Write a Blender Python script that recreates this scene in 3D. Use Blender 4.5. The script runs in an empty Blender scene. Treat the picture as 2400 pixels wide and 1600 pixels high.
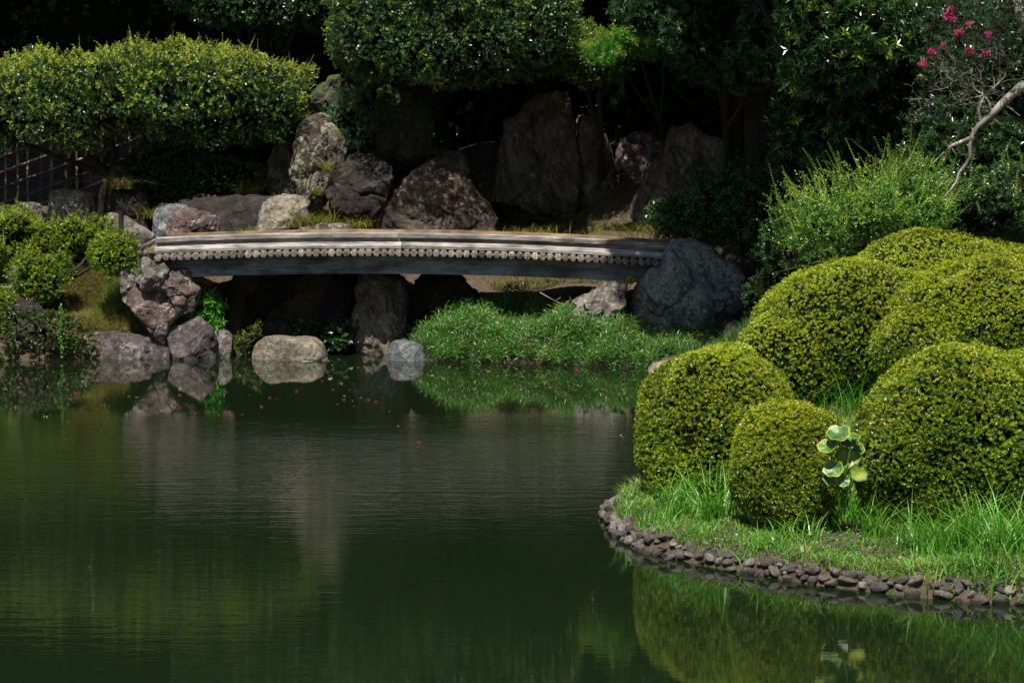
import bpy, math, random
import numpy as np
from mathutils import Vector
R = math.radians
random.seed(7)
rng = np.random.default_rng(7)
scene = bpy.context.scene

# ------------------------------------------------------------------ camera
# all measurements below are in photo pixels (2400 x 1600) and metres of depth
F = 6173.0; CAMH = 4.2; HORIZ = 258.0
PITCH = math.atan((800 - HORIZ) / F)
cam_d = bpy.data.cameras.new("camera"); cam = bpy.data.objects.new("camera", cam_d)
scene.collection.objects.link(cam)
cam_d.sensor_width = 36.0; cam_d.lens = 36.0 * F / 2400.0
cam.location = (0, 0, CAMH); cam.rotation_euler = (R(90) - PITCH, 0, 0)
cam_d.clip_start = 0.5; cam_d.clip_end = 1500
scene.camera = cam

# ------------------------------------------------------------------ sky and sun
SUN_EL, SUN_AZ = R(61), R(14)            # sun behind the camera, a little to the left
to_sun = Vector((-math.sin(SUN_AZ) * math.cos(SUN_EL), -math.cos(SUN_AZ) * math.cos(SUN_EL), math.sin(SUN_EL)))
world = bpy.data.worlds.new("World"); scene.world = world; world.use_nodes = True
nt = world.node_tree; bg = nt.nodes["Background"]
sky = nt.nodes.new("ShaderNodeTexSky"); sky.sky_type = 'NISHITA'; sky.sun_disc = False
sky.sun_elevation = SUN_EL; sky.sun_rotation = math.atan2(to_sun.x, to_sun.y)
nt.links.new(sky.outputs[0], bg.inputs[0]); bg.inputs[1].default_value = 0.05
sd = bpy.data.lights.new("sun", 'SUN'); sun = bpy.data.objects.new("sun", sd)
scene.collection.objects.link(sun)
sd.energy = 5.0; sd.angle = R(0.5); sd.color = (1.0, 0.955, 0.87)
sun.rotation_euler = (-to_sun).to_track_quat('-Z', 'Y').to_euler(); sun.location = (0, -5, 30)
scene.view_settings.view_transform = 'Standard'; scene.view_settings.look = 'None'
scene.view_settings.exposure = 0.52; scene.view_settings.gamma = 1.0
scene.render.engine = 'CYCLES'
scene.cycles.max_bounces = 6; scene.cycles.transparent_max_bounces = 4

# ------------------------------------------------------------------ helpers
def W(px, py, Y):
    """point of the place seen at photo pixel (px, py), Y metres away"""
    c, s = math.cos(PITCH), math.sin(PITCH)
    b = (800 - py) / F; a = (px - 1200) / F
    dy = c + b * s; dz = -s + b * c
    k = Y / dy
    return np.array([a * k, Y, CAMH + dz * k])
def SC(Y): return Y / F          # metres per photo pixel at depth Y

def _h(i, j, k, seed):
    n = (i * 374761393 + j * 668265263 + k * 2147483647 + seed * 1274126177) & 0xffffffff
    n = ((n ^ (n >> 13)) * 1274126177) & 0xffffffff
    n = (n ^ (n >> 16)) & 0xffffffff
    return n.astype(np.float64) / 0xffffffff
def vnoise(p, seed=0):
    p = np.asarray(p, float); f = np.floor(p); i = f.astype(np.int64); t = p - f; t = t * t * (3 - 2 * t)
    r = 0
    for a in (0, 1):
        wx = t[:, 0] if a else 1 - t[:, 0]
        for b in (0, 1):
            wy = t[:, 1] if b else 1 - t[:, 1]
            for c in (0, 1):
                wz = t[:, 2] if c else 1 - t[:, 2]
                r = r + wx * wy * wz * _h(i[:, 0] + a, i[:, 1] + b, i[:, 2] + c, seed)
    return r * 2 - 1
def fbm(p, seed=0, octv=4, gain=.5):
    r = 0; a = 1; q = np.asarray(p, float)
    for o in range(octv):
        r = r + a * vnoise(q, seed + o * 17); q = q * 2.03 + 5.1; a *= gain
    return r
def nrm(v): return v / np.maximum(np.linalg.norm(v, axis=-1, keepdims=True), 1e-9)

def build(name, V, Fs, mats, parent=None, loc=None, midx=None, smooth=False):
    """link ONE mesh object. Fs: one int array (N,k) or a list of them"""
    if not isinstance(Fs, list): Fs = [Fs]
    V = np.asarray(V, float)
    if parent is not None: o0 = np.array(ORIG[parent.name])
    elif loc is not None: o0 = np.array(loc, float)
    else: o0 = np.array([V[:, 0].mean(), V[:, 1].mean(), V[:, 2].min()])
    me = bpy.data.meshes.new(name)
    me.vertices.add(len(V)); me.vertices.foreach_set("co", (V - o0).astype(np.float32).ravel())
    tot = np.concatenate([np.full(len(f), f.shape[1], np.int32) for f in Fs])
    idx = np.concatenate([f.ravel() for f in Fs]).astype(np.int32)
    st = np.concatenate([[0], np.cumsum(tot)[:-1]]).astype(np.int32)
    me.loops.add(len(idx)); me.loops.foreach_set("vertex_index", idx)
    me.polygons.add(len(tot)); me.polygons.foreach_set("loop_start", st); me.polygons.foreach_set("loop_total", tot)
    if not isinstance(mats, (list, tuple)): mats = [mats]
    for m in mats: me.materials.append(m)
    if midx is not None: me.polygons.foreach_set("material_index", np.asarray(midx, np.int32))
    me.polygons.foreach_set("use_smooth", np.full(len(tot), smooth))
    me.update(calc_edges=True); me.validate()
    o = bpy.data.objects.new(name, me); scene.collection.objects.link(o)
    if parent is None: o.location = o0; ORIG[o.name] = o0
    else: o.parent = parent; ORIG[o.name] = o0
    return o
ORIG = {}
def tag(o, label=None, cat=None, group=None, kind=None):
    if label: o['label'] = label
    if cat: o['category'] = cat
    if group: o['group'] = group
    if kind: o['kind'] = kind
    return o
def thing(name, loc, label, cat, group=None):
    o = bpy.data.objects.new(name, None); scene.collection.objects.link(o); o.location = tuple(loc)
    o.empty_display_size = .2; ORIG[o.name] = np.array(loc, float)
    return tag(o, label, cat, group)

class MB:
    """collects geometry for one mesh"""
    def __init__(s): s.v = []; s.q = []; s.t = []; s.mq = []; s.mt = []; s.n = 0
    def add(s, V, Fc, m=0):
        V = np.asarray(V, float).reshape(-1, 3); Fc = np.asarray(Fc, np.int64)
        s.v.append(V)
        if Fc.shape[1] == 4: s.q.append(Fc + s.n); s.mq.append(np.full(len(Fc), m))
        else: s.t.append(Fc + s.n); s.mt.append(np.full(len(Fc), m))
        s.n += len(V); return s
    def box(s, a, b, m=0):
        x0, y0, z0 = a; x1, y1, z1 = b
        V = [(x0,y0,z0),(x1,y0,z0),(x1,y1,z0),(x0,y1,z0),(x0,y0,z1),(x1,y0,z1),(x1,y1,z1),(x0,y1,z1)]
        return s.add(V, [(0,3,2,1),(4,5,6,7),(0,1,5,4),(1,2,6,5),(2,3,7,6),(3,0,4,7)], m)
    def tube(s, P, r, n=6, m=0, cap=True):
        P = np.asarray(P, float); k = len(P)
        r = np.broadcast_to(np.asarray(r, float), (k,))
        T = nrm(np.gradient(P, axis=0)); up = np.array([0, 0, 1.]) if abs(T[:, 2]).mean() < .8 else np.array([1., 0, 0])
        A = nrm(np.cross(T, up)); B = np.cross(T, A)
        an = np.arange(n) * 2 * math.pi / n
        V = P[:, None] + (A[:, None] * np.cos(an)[None, :, None] + B[:, None] * np.sin(an)[None, :, None]) * r[:, None, None]
        V = V.reshape(-1, 3); Fq = []
        for i in range(k - 1):
            for j in range(n): Fq.append((i*n+j, i*n+(j+1)%n, (i+1)*n+(j+1)%n, (i+1)*n+j))
        s.add(V, Fq, m)
        if cap:
            Vc = np.vstack([P[-1:], V[-n:], P[:1], V[:n]]); Ft = [(0, 1+j, 1+(j+1)%n) for j in range(n)] + [(n+1, n+2+(j+1)%n, n+2+j) for j in range(n)]
            s.add(Vc, Ft, m)
        return s
    def obj(s, name, mats, parent=None, loc=None, smooth=False):
        Fs = []; mi = []
        if s.q: Fs.append(np.vstack(s.q)); mi.append(np.concatenate(s.mq))
        if s.t: Fs.append(np.vstack(s.t)); mi.append(np.concatenate(s.mt))
        return build(name, np.vstack(s.v), Fs, mats, parent, loc, np.concatenate(mi), smooth)

def leaves(P, D, N, L, Wd, fold=.25, droop=0.0):
    """one folded rhombic leaf per row: base P, direction D, face normal N"""
    D = nrm(D); S = nrm(np.cross(D, N)); N = np.cross(S, D)
    L = np.broadcast_to(L, (len(P),))[:, None]; Wd = np.broadcast_to(Wd, (len(P),))[:, None]
    a = P; t = P + D * L - N * L * droop
    m1 = P + D * L * .48 + S * Wd * .5 + N * Wd * fold; m2 = P + D * L * .48 - S * Wd * .5 + N * Wd * fold
    V = np.stack([a, m1, t, m2], 1).reshape(-1, 3)
    i = np.arange(len(P))[:, None] * 4
    return V, i + np.array([[0, 1, 2, 3]])
def blades(P, H, lean, wd, dirs=None, seg=3, r=None):
    """curved grass blades"""
    r = r or rng; n = len(P); a = r.random(n) * 2 * math.pi
    d = np.stack([np.cos(a), np.sin(a), np.zeros(n)], 1) if dirs is None else dirs
    fa = a + r.normal(0, .6, n); sd_ = np.stack([-np.sin(fa), np.cos(fa), np.zeros(n)], 1)
    H = np.broadcast_to(H, (n,)); lean = np.broadcast_to(lean, (n,)); wd = np.broadcast_to(wd, (n,))
    rows = []
    for k in range(seg + 1):
        t = k / seg
        c = P + d * (lean * H * t ** 2)[:, None] + np.array([0, 0, 1.]) * (H * (t - .35 * lean * t * t))[:, None]
        w = wd * (1 - t ** 1.7) * .5 + .0006
        rows += [c - sd_ * w[:, None], c + sd_ * w[:, None]]
    V = np.stack(rows, 1).reshape(-1, 3); k = 2 * (seg + 1)
    f = np.array([(2*j, 2*j+1, 2*j+3, 2*j+2) for j in range(seg)])
    Fq = (np.arange(n)[:, None, None] * k + f[None]).reshape(-1, 4)
    return V, Fq

def blob_surface(blobs, n, r, noise=.12, nscale=1.6, inside=.9, seed=0):
    """points + normals on the union of superellipsoids (cx,cy,cz, rx,ry,rz, p)"""
    area = np.array([(b[3]*b[4] + b[4]*b[5] + b[3]*b[5]) for b in blobs]); area = area / area.sum()
    PP = []; NN = []
    for bi, b in enumerate(blobs):
        m = int(n * area[bi]) + 1; c = np.array(b[:3]); rr = np.array(b[3:6]); p = b[6] if len(b) > 6 else 2.0
        d = nrm(r.normal(size=(m, 3)) * rr) 
        d = nrm(d)
        k = (np.abs(d / rr) ** p).sum(1) ** (-1 / p)
        q = d * k[:, None]
        nn = nrm(np.sign(q) * np.abs(q / rr) ** (p - 1) / rr)
        PP.append(q + c); NN.append(nn)
    P = np.vstack(PP); N = np.vstack(NN)
    keep = np.ones(len(P), bool)
    for b in blobs:
        c = np.array(b[:3]); rr = np.array(b[3:6]); p = b[6] if len(b) > 6 else 2.0
        keep &= (np.abs((P - c) / rr) ** p).sum(1) ** (1 / p) > inside
    P = P[keep]; N = N[keep]
    P = P + N * (fbm(P * nscale, seed, 3) * noise)[:, None]
    return P, N
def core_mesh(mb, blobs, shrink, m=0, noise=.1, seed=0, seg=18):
    """inner twigs of a crown as a lumpy closed body, near-black for the shade inside"""
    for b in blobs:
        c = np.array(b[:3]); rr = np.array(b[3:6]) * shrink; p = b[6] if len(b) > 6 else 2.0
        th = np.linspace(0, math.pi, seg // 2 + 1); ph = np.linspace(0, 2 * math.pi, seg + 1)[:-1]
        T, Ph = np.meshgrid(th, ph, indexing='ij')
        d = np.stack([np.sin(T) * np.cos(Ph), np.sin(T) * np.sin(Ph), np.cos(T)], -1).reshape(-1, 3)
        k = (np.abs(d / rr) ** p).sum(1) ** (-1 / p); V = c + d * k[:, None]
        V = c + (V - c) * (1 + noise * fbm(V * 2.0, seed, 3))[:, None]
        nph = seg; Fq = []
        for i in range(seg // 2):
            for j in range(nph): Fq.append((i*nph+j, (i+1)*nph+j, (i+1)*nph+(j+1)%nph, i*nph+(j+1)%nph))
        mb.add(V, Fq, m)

def sprigs(mb, P, N, r, nl=6, L=.04, Wd=.018, up=.35, jit=.6, depth=.12, stem=.05, young=.3, young_len=1.0, droop=.1, spread=.9):
    """leafy shoot tips: nl leaves along each short shoot; outer shoots may be young growth (material 1)"""
    n = len(P); dep = r.exponential(depth, n); dep = np.minimum(dep, depth * 3.5)
    ax = nrm(N + np.array([0, 0, up]) + r.normal(0, jit, (n, 3)))
    base = P - N * dep[:, None]
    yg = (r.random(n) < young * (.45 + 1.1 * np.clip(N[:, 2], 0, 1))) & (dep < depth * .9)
    st = stem * np.where(yg, young_len, 1.0) * r.uniform(.6, 1.3, n)
    aux = nrm(np.cross(ax, r.normal(size=(n, 3)))); bux = np.cross(ax, aux)
    phi0 = r.random(n) * 6.28
    for k in range(nl):
        t = (k + .5) / nl; ph = phi0 + k * 2.4
        rad = aux * np.cos(ph)[:, None] + bux * np.sin(ph)[:, None]
        D = nrm(ax * (1.1 - spread * (1 - t) * .5) + rad * spread + r.normal(0, .15, (n, 3)))
        Nn = nrm(ax * 1.0 - rad * .6 + r.normal(0, .25, (n, 3)))
        sz = r.uniform(.7, 1.25, n)
        V, Fq = leaves(base + ax * (st * t)[:, None], D, Nn, L * sz, Wd * sz, .22, droop)
        for mi in (0, 1):
            sel = np.nonzero(yg == bool(mi))[0]
            if len(sel) == 0: continue
            Vs = V.reshape(n, 4, 3)[sel].reshape(-1, 3)
            mb.add(Vs, np.arange(len(sel) * 4).reshape(-1, 4), mi)

# ------------------------------------------------------------------ materials
def newmat(name):
    m = bpy.data.materials.new(name); m.use_nodes = True; nt = m.node_tree
    p = nt.nodes["Principled BSDF"]; return m, nt, p
def ND(nt, t, **kw):
    n = nt.nodes.new(t)
    for k, v in kw.items(): setattr(n, k, v)
    return n
def ramp(nt, fac, stops, interp='LINEAR'):
    n = nt.nodes.new("ShaderNodeValToRGB"); cr = n.color_ramp; cr.interpolation = interp
    while len(cr.elements) < len(stops): cr.elements.new(.5)
    for e, (p, c) in zip(cr.elements, stops):
        e.position = p; e.color = (c[0], c[1], c[2], 1) if not isinstance(c, (int, float)) else (c, c, c, 1)
    nt.links.new(fac, n.inputs[0]); return n.outputs[0]
def noise(nt, vec, scale, detail=4, rough=.55, dist=0, dim='3D'):
    n = nt.nodes.new("ShaderNodeTexNoise"); n.inputs['Scale'].default_value = scale; n.inputs['Detail'].default_value = detail
    n.inputs['Roughness'].default_value = rough; n.inputs['Distortion'].default_value = dist
    if vec is not None: nt.links.new(vec, n.inputs['Vector'])
    return n.outputs['Fac']
def mixc(nt, fac, a, b, mode='MIX'):
    n = nt.nodes.new("ShaderNodeMix"); n.data_type = 'RGBA'; n.blend_type = mode
    for s, v in ((n.inputs[0], fac), (n.inputs[6], a), (n.inputs[7], b)):
        if isinstance(v, (int, float)): s.default_value = v
        elif isinstance(v, tuple): s.default_value = (*v, 1)
        else: nt.links.new(v, s)
    return n.outputs[2]
def bump(nt, h, strength, dist, prev=None):
    b = nt.nodes.new("ShaderNodeBump"); b.inputs['Strength'].default_value = strength; b.inputs['Distance'].default_value = dist
    nt.links.new(h, b.inputs['Height'])
    if prev is not None: nt.links.new(prev, b.inputs['Normal'])
    return b.outputs[0]
def mapping(nt, vec, scale=(1, 1, 1), rot=(0, 0, 0)):
    n = nt.nodes.new("ShaderNodeMapping"); n.inputs['Scale'].default_value = scale; n.inputs['Rotation'].default_value = rot
    nt.links.new(vec, n.inputs['Vector']); return n.outputs[0]
def leafmat(name, cols, rough=.38, trans=.25, spec=.5, patch=1.2):
    m, nt, p = newmat(name)
    g = ND(nt, "ShaderNodeNewGeometry")
    k = len(cols); c = ramp(nt, g.outputs['Random Per Island'], [(i / max(k - 1, 1), cols[i]) for i in range(k)])
    nz = noise(nt, g.outputs['Position'], patch, 2)
    v = ramp(nt, nz, [(.3, .72), (.7, 1.2)])
    c = mixc(nt, 1.0, c, v, 'MULTIPLY')
    nt.links.new(c, p.inputs['Base Color']); p.inputs['Roughness'].default_value = rough
    p.inputs['Specular IOR Level'].default_value = spec
    tr = ND(nt, "ShaderNodeBsdfTranslucent"); c2 = mixc(nt, 1.0, c, (1.25, 1.35, .45), 'MULTIPLY')
    nt.links.new(c2, tr.inputs[0])
    mx = ND(nt, "ShaderNodeMixShader"); mx.inputs[0].default_value = trans
    nt.links.new(p.outputs[0], mx.inputs[1]); nt.links.new(tr.outputs[0], mx.inputs[2])
    nt.links.new(mx.outputs[0], nt.nodes["Material Output"].inputs[0]); return m
def rockmat(name, c1, c2, c3, lich=(.42, .42, .36), la=.0, sc=1.0, stretch=(1, 1, 1), rot=(0, 0, 0), crack=.5, bumps=1.0, moss=0.0):
    m, nt, p = newmat(name)
    tc = ND(nt, "ShaderNodeTexCoord"); oi = ND(nt, "ShaderNodeObjectInfo")
    ad = ND(nt, "ShaderNodeVectorMath", operation='ADD'); nt.links.new(tc.outputs['Object'], ad.inputs[0])
    sc_ = ND(nt, "ShaderNodeVectorMath", operation='SCALE'); sc_.inputs[0].default_value = (37, 19, 53); nt.links.new(oi.outputs['Random'], sc_.inputs['Scale'])
    nt.links.new(sc_.outputs[0], ad.inputs[1]); co = mapping(nt, ad.outputs[0], (1, 1, 1), rot); co = mapping(nt, co, stretch)
    n1 = noise(nt, co, 1.6 * sc, 6, .62, .6); n2 = noise(nt, co, 9 * sc, 8, .7, .3); n3 = noise(nt, ad.outputs[0], 45, 3, .7)
    c = ramp(nt, n1, [(.32, c1), (.5, c2), (.68, c3)])
    c = mixc(nt, .9, c, ramp(nt, n2, [(.32, .22), (.46, .8), (.54, 1.05), (.68, 1.8)]), 'MULTIPLY')
    n4 = noise(nt, co, 3.4 * sc, 10, .78, .2); c = mixc(nt, .85, c, ramp(nt, n4, [(.38, .3), (.47, .85), (.56, 1.1), (.66, 1.5)]), 'MULTIPLY')
    c = mixc(nt, .6, c, ramp(nt, n3, [(.3, .6), (.7, 1.35)]), 'MULTIPLY')
    vo = ND(nt, "ShaderNodeTexVoronoi", feature='DISTANCE_TO_EDGE'); vo.inputs['Scale'].default_value = 2.3 * sc
    dv = ND(nt, "ShaderNodeVectorMath", operation='ADD'); nt.links.new(co, dv.inputs[0])
    nn = nt.nodes.new("ShaderNodeTexNoise"); nn.inputs['Scale'].default_value = 3; nn.inputs['Detail'].default_value = 4; nt.links.new(co, nn.inputs['Vector'])
    nt.links.new(nn.outputs['Color'], dv.inputs[1]); nt.links.new(dv.outputs[0], vo.inputs['Vector'])
    cr = ramp(nt, vo.outputs['Distance'], [(0, 0.0), (.035, 1.0)])
    crm = mixc(nt, crack, (1, 1, 1), cr); c = mixc(nt, crack * .7, c, mixc(nt, 1.0, c, cr, 'MULTIPLY'))
    if la > 0:
        ln = noise(nt, ad.outputs[0], 3.2, 8, .72, .4); l2 = noise(nt, ad.outputs[0], 22, 3, .6)
        am = ramp(nt, ln, [(.60 - la * .3, 0.0), (.66 - la * .3, 1.0)]); am2 = ramp(nt, l2, [(.42, 0.0), (.55, 1.0)])
        c = mixc(nt, mixc(nt, 1.0, am, am2, 'MULTIPLY'), c, tuple(lich))
    if moss > 0:
        g = ND(nt, "ShaderNodeNewGeometry"); sx = ND(nt, "ShaderNodeSeparateXYZ"); nt.links.new(g.outputs['Normal'], sx.inputs[0])
        mn = ND(nt, "ShaderNodeMath", operation='MULTIPLY'); nt.links.new(sx.outputs[2], mn.inputs[0]); nt.links.new(n2, mn.inputs[1])
        c = mixc(nt, ramp(nt, mn.outputs[0], [(.5 - moss * .4, 0.0), (.62 - moss * .4, 1.0)]), c, (.07, .1, .012))
    nt.links.new(c, p.inputs['Base Color']); p.inputs['Roughness'].default_value = .78; p.inputs['Specular IOR Level'].default_value = .35
    b = bump(nt, n1, .6 * bumps, .12); b = bump(nt, n4, .9 * bumps, .09, b); b = bump(nt, n2, .9 * bumps, .04, b); b = bump(nt, n3, .5 * bumps, .008, b)
    b = bump(nt, cr, .6 * crack, .03, b); nt.links.new(b, p.inputs['Normal']); return m
def woodmat(name, ca, cb, cc, rough=.75, axis=(1.2, 22, 22), b_=.6):
    m, nt, p = newmat(name); tc = ND(nt, "ShaderNodeTexCoord"); oi = ND(nt, "ShaderNodeObjectInfo")
    ad = ND(nt, "ShaderNodeVectorMath", operation='ADD'); nt.links.new(tc.outputs['Object'], ad.inputs[0])
    s2 = ND(nt, "ShaderNodeVectorMath", operation='SCALE'); s2.inputs[0].default_value = (7, 3, 5); nt.links.new(oi.outputs['Random'], s2.inputs['Scale']); nt.links.new(s2.outputs[0], ad.inputs[1])
    co = mapping(nt, ad.outputs[0], axis); n1 = noise(nt, co, 1.6, 7, .65, 1.2); n2 = noise(nt, ad.outputs[0], 2.2, 5, .6)
    c = ramp(nt, n1, [(.32, ca), (.5, cb), (.68, cc)]); c = mixc(nt, 1.0, c, ramp(nt, oi.outputs['Random'], [(0, .68), (.5, (1, .98, .96)), (1, 1.2)]), 'MULTIPLY'); n3 = noise(nt, mapping(nt, ad.outputs[0], (axis[0] * .5, axis[1] * .25, axis[2] * .25)), 2.0, 8, .75); c = mixc(nt, .85, c, ramp(nt, n2, [(.35, .45), (.65, 1.35)]), 'MULTIPLY'); c = mixc(nt, .8, c, ramp(nt, n3, [(.4, (.45, .40, .37)), (.52, 1.0), (.62, 1.2)]), 'MULTIPLY')
    nt.links.new(c, p.inputs['Base Color']); p.inputs['Roughness'].default_value = rough; p.inputs['Specular IOR Level'].default_value = .3
    nt.links.new(bump(nt, n1, b_, .006), p.inputs['Normal']); return m
def plain(name, c, rough=.7, var=.3, sc=20):
    m, nt, p = newmat(name); g = ND(nt, "ShaderNodeTexCoord"); n = noise(nt, g.outputs['Object'], sc, 5)
    cc = mixc(nt, 1.0, c, ramp(nt, n, [(.3, 1 - var), (.7, 1 + var)]), 'MULTIPLY'); nt.links.new(cc, p.inputs['Base Color'])
    p.inputs['Roughness'].default_value = rough; nt.links.new(bump(nt, n, .4, .01), p.inputs['Normal']); return m

M = {}
# pruned hedge trees (small glossy leaves, yellow shoots)
M['hedge'] = leafmat('hedge_leaf', [(.014,.05,.012), (.025,.078,.015), (.04,.105,.018), (.065,.13,.022)], .3, .15, .6)
M['hedge_young'] = leafmat('hedge_young_leaf', [(.26,.36,.03), (.36,.42,.035), (.46,.45,.06), (.18,.30,.02)], .35, .3, .5)
M['canopy'] = leafmat('canopy_leaf', [(.013,.048,.014), (.022,.07,.017), (.036,.095,.022), (.05,.11,.03)], .28, .15, .65)
M['canopy_young'] = leafmat('canopy_young_leaf', [(.12,.22,.02), (.22,.30,.03), (.32,.34,.06)], .33, .3, .5)
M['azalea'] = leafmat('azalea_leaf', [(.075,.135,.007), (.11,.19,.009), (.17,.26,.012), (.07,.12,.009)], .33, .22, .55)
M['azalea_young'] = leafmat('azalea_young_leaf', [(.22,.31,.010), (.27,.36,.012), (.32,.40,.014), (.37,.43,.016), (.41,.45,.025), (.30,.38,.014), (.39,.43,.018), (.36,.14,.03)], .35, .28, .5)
M['dark'] = leafmat('dark_leaf', [(.016,.048,.013), (.026,.072,.018), (.04,.095,.024)], .3, .12, .5)
M['dark_young'] = leafmat('dark_young_leaf', [(.03,.07,.015), (.05,.10,.02)], .3, .2, .5)
M['glossy'] = leafmat('glossy_leaf', [(.015,.05,.010), (.025,.07,.013), (.04,.10,.018)], .22, .15, .7)
M['glossy_young'] = leafmat('glossy_young_leaf', [(.18,.3,.02), (.28,.36,.04)], .25, .3, .6)
M['bluegreen'] = leafmat('bluegreen_leaf', [(.05,.13,.05), (.08,.18,.07), (.10,.21,.08)], .4, .25, .4)
M['shrub'] = leafmat('shrub_leaf', [(.05,.16,.016), (.08,.21,.02), (.11,.26,.026)], .35, .22, .5)
M['shrub_young'] = leafmat('shrub_young_leaf', [(.24,.38,.04), (.34,.44,.07)], .35, .3, .5)
M['bright'] = leafmat('bright_leaf', [(.06,.22,.02), (.09,.28,.03), (.12,.33,.04)], .35, .3, .5)
M['ivy'] = leafmat('ivy_leaf', [(.03,.09,.02), (.05,.13,.02), (.12,.05,.02)], .4, .2, .4)
M['yellowleaf'] = leafmat('yellow_leaf', [(.3,.36,.03), (.22,.34,.03), (.4,.33,.04)], .4, .3, .4)
M['grass'] = leafmat('grass_blade', [(.06,.19,.02), (.09,.26,.03), (.14,.33,.045), (.20,.36,.06), (.30,.34,.10), (.36,.30,.14)], .4, .3, .45)
M['tuft'] = leafmat('tall_grass_blade', [(.07,.25,.02), (.10,.32,.03), (.15,.38,.045), (.22,.42,.06)], .35, .3, .5)
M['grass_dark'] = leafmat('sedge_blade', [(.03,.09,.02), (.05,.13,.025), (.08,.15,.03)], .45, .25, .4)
M['grass_dry'] = leafmat('dry_grass_blade', [(.28,.20,.07), (.20,.22,.04), (.34,.24,.12), (.12,.17,.03), (.36,.22,.14)], .55, .3, .3)
M['grass_gold'] = leafmat('golden_sedge_blade', [(.14,.2,.02), (.24,.24,.03), (.2,.13,.03), (.10,.16,.02)], .45, .3, .4)
M['bank'] = leafmat('bank_grass_leaf', [(.035,.13,.022), (.06,.19,.03), (.09,.24,.04), (.15,.25,.05)], .38, .25, .5)
M['twig'] = plain('inner_twigs_and_shade', (.008,.011,.004), 1.0, .5, 14); M['twig'].node_tree.nodes['Principled BSDF'].inputs['Specular IOR Level'].default_value = 0  # near-black colour carries the shade inside the crowns
M['bark'] = plain('bark_dark', (.022,.018,.014), .9, .5, 12)
M['branch'] = woodmat('smooth_pale_bark', (.16,.14,.12), (.30,.27,.24), (.42,.38,.34), .7, (6, 6, 2), .5)
M['pink'] = leafmat('pink_petal', [(.45,.03,.16), (.6,.07,.26), (.35,.02,.12), (.62,.18,.34)], .5, .3, .3)
# rocks
M['rock_brown'] = rockmat('rock_brown', (.075,.05,.045), (.13,.09,.08), (.21,.155,.13), (.42,.38,.30), .3, 1.0, crack=.35)
M['rock_purple'] = rockmat('rock_purple', (.055,.042,.042), (.095,.074,.072), (.155,.125,.118), (.30,.27,.24), .15, 1.2, crack=.3)
M['rock_pale'] = rockmat('rock_pale', (.12,.10,.09), (.23,.195,.165), (.36,.32,.27), (.45,.43,.36), .25, 1.5, crack=.5, bumps=1.2)
M['rock_tan'] = rockmat('rock_tan', (.19,.155,.11), (.28,.235,.17), (.36,.31,.23), (.38,.38,.32), .2, 1.4, crack=0)
M['rock_grey'] = rockmat('rock_grey', (.13,.135,.145), (.19,.195,.20), (.26,.26,.26), (.34,.35,.32), .2, 1.3, crack=.2)
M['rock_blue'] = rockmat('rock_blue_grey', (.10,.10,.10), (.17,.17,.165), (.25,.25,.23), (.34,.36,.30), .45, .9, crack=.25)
M['rock_stria'] = rockmat('rock_striated', (.13,.105,.075), (.22,.18,.135), (.32,.27,.20), (.38,.34,.27), .1, 1.0, (1.7, 1.7, .7), (0, R(12), 0), crack=.45, bumps=1.3)
M['rock_shade_dark'] = rockmat('rock_shade_dark', (.020,.016,.014), (.036,.028,.023), (.056,.045,.037), (.11,.095,.075), .10, 1.0, crack=.35)  # darkened so the shade on these rocks is partly in their colour
M['rock_moss'] = rockmat('rock_mossy', (.06,.05,.042), (.09,.075,.06), (.13,.11,.085), (.2,.2,.13), .3, 1.2, crack=.2, moss=.8)
M['rock_lichen'] = rockmat('rock_lichen', (.055,.036,.03), (.10,.068,.055), (.16,.12,.095), (.40,.40,.28), .42, 1.5, crack=.15, bumps=1.3)
M['rock_fold'] = rockmat('rock_banded', (.055,.045,.042), (.12,.088,.068), (.20,.145,.10), (.22,.18,.13), .08, .9, (.8, 1, 2.0), (0, R(-18), 0), crack=.35, bumps=1.2)
M['pebble'] = rockmat('edging_stone', (.15,.125,.11), (.28,.245,.215), (.46,.42,.375), (.5,.48,.43), .15, 2.2, crack=0)
M['white_stone'] = rockmat('white_stone', (.45,.43,.4), (.6,.58,.54), (.7,.68,.64), (.7,.7,.66), .1, 5, crack=0)
# wet band and individual tones of the edging stones
def wet(m):
    nt = m.node_tree; p = nt.nodes['Principled BSDF']; g = ND(nt, "ShaderNodeNewGeometry"); sx = ND(nt, "ShaderNodeSeparateXYZ"); nt.links.new(g.outputs['Position'], sx.inputs[0])
    src = p.inputs['Base Color'].links[0].from_socket; oi = ND(nt, "ShaderNodeObjectInfo")
    c = mixc(nt, 1.0, src, ramp(nt, oi.outputs['Random'], [(0, .45), (.3, .8), (.6, (1.0, .92, .85)), (.85, 1.35), (1, 1.9)]), 'MULTIPLY')
    w = ND(nt, "ShaderNodeMapRange"); nt.links.new(sx.outputs[2], w.inputs[0]); w.inputs[1].default_value = .025; w.inputs[2].default_value = .06; w.inputs[3].default_value = .32; w.inputs[4].default_value = 1
    c = mixc(nt, 1.0, c, w.outputs[0], 'MULTIPLY'); nt.links.new(c, p.inputs['Base Color'])
    w2 = ND(nt, "ShaderNodeMapRange"); nt.links.new(w.outputs[0], w2.inputs[0]); w2.inputs[1].default_value = .32; w2.inputs[3].default_value = .15; w2.inputs[4].default_value = .75; nt.links.new(w2.outputs[0], p.inputs['Roughness'])
wet(M['pebble'])
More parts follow.
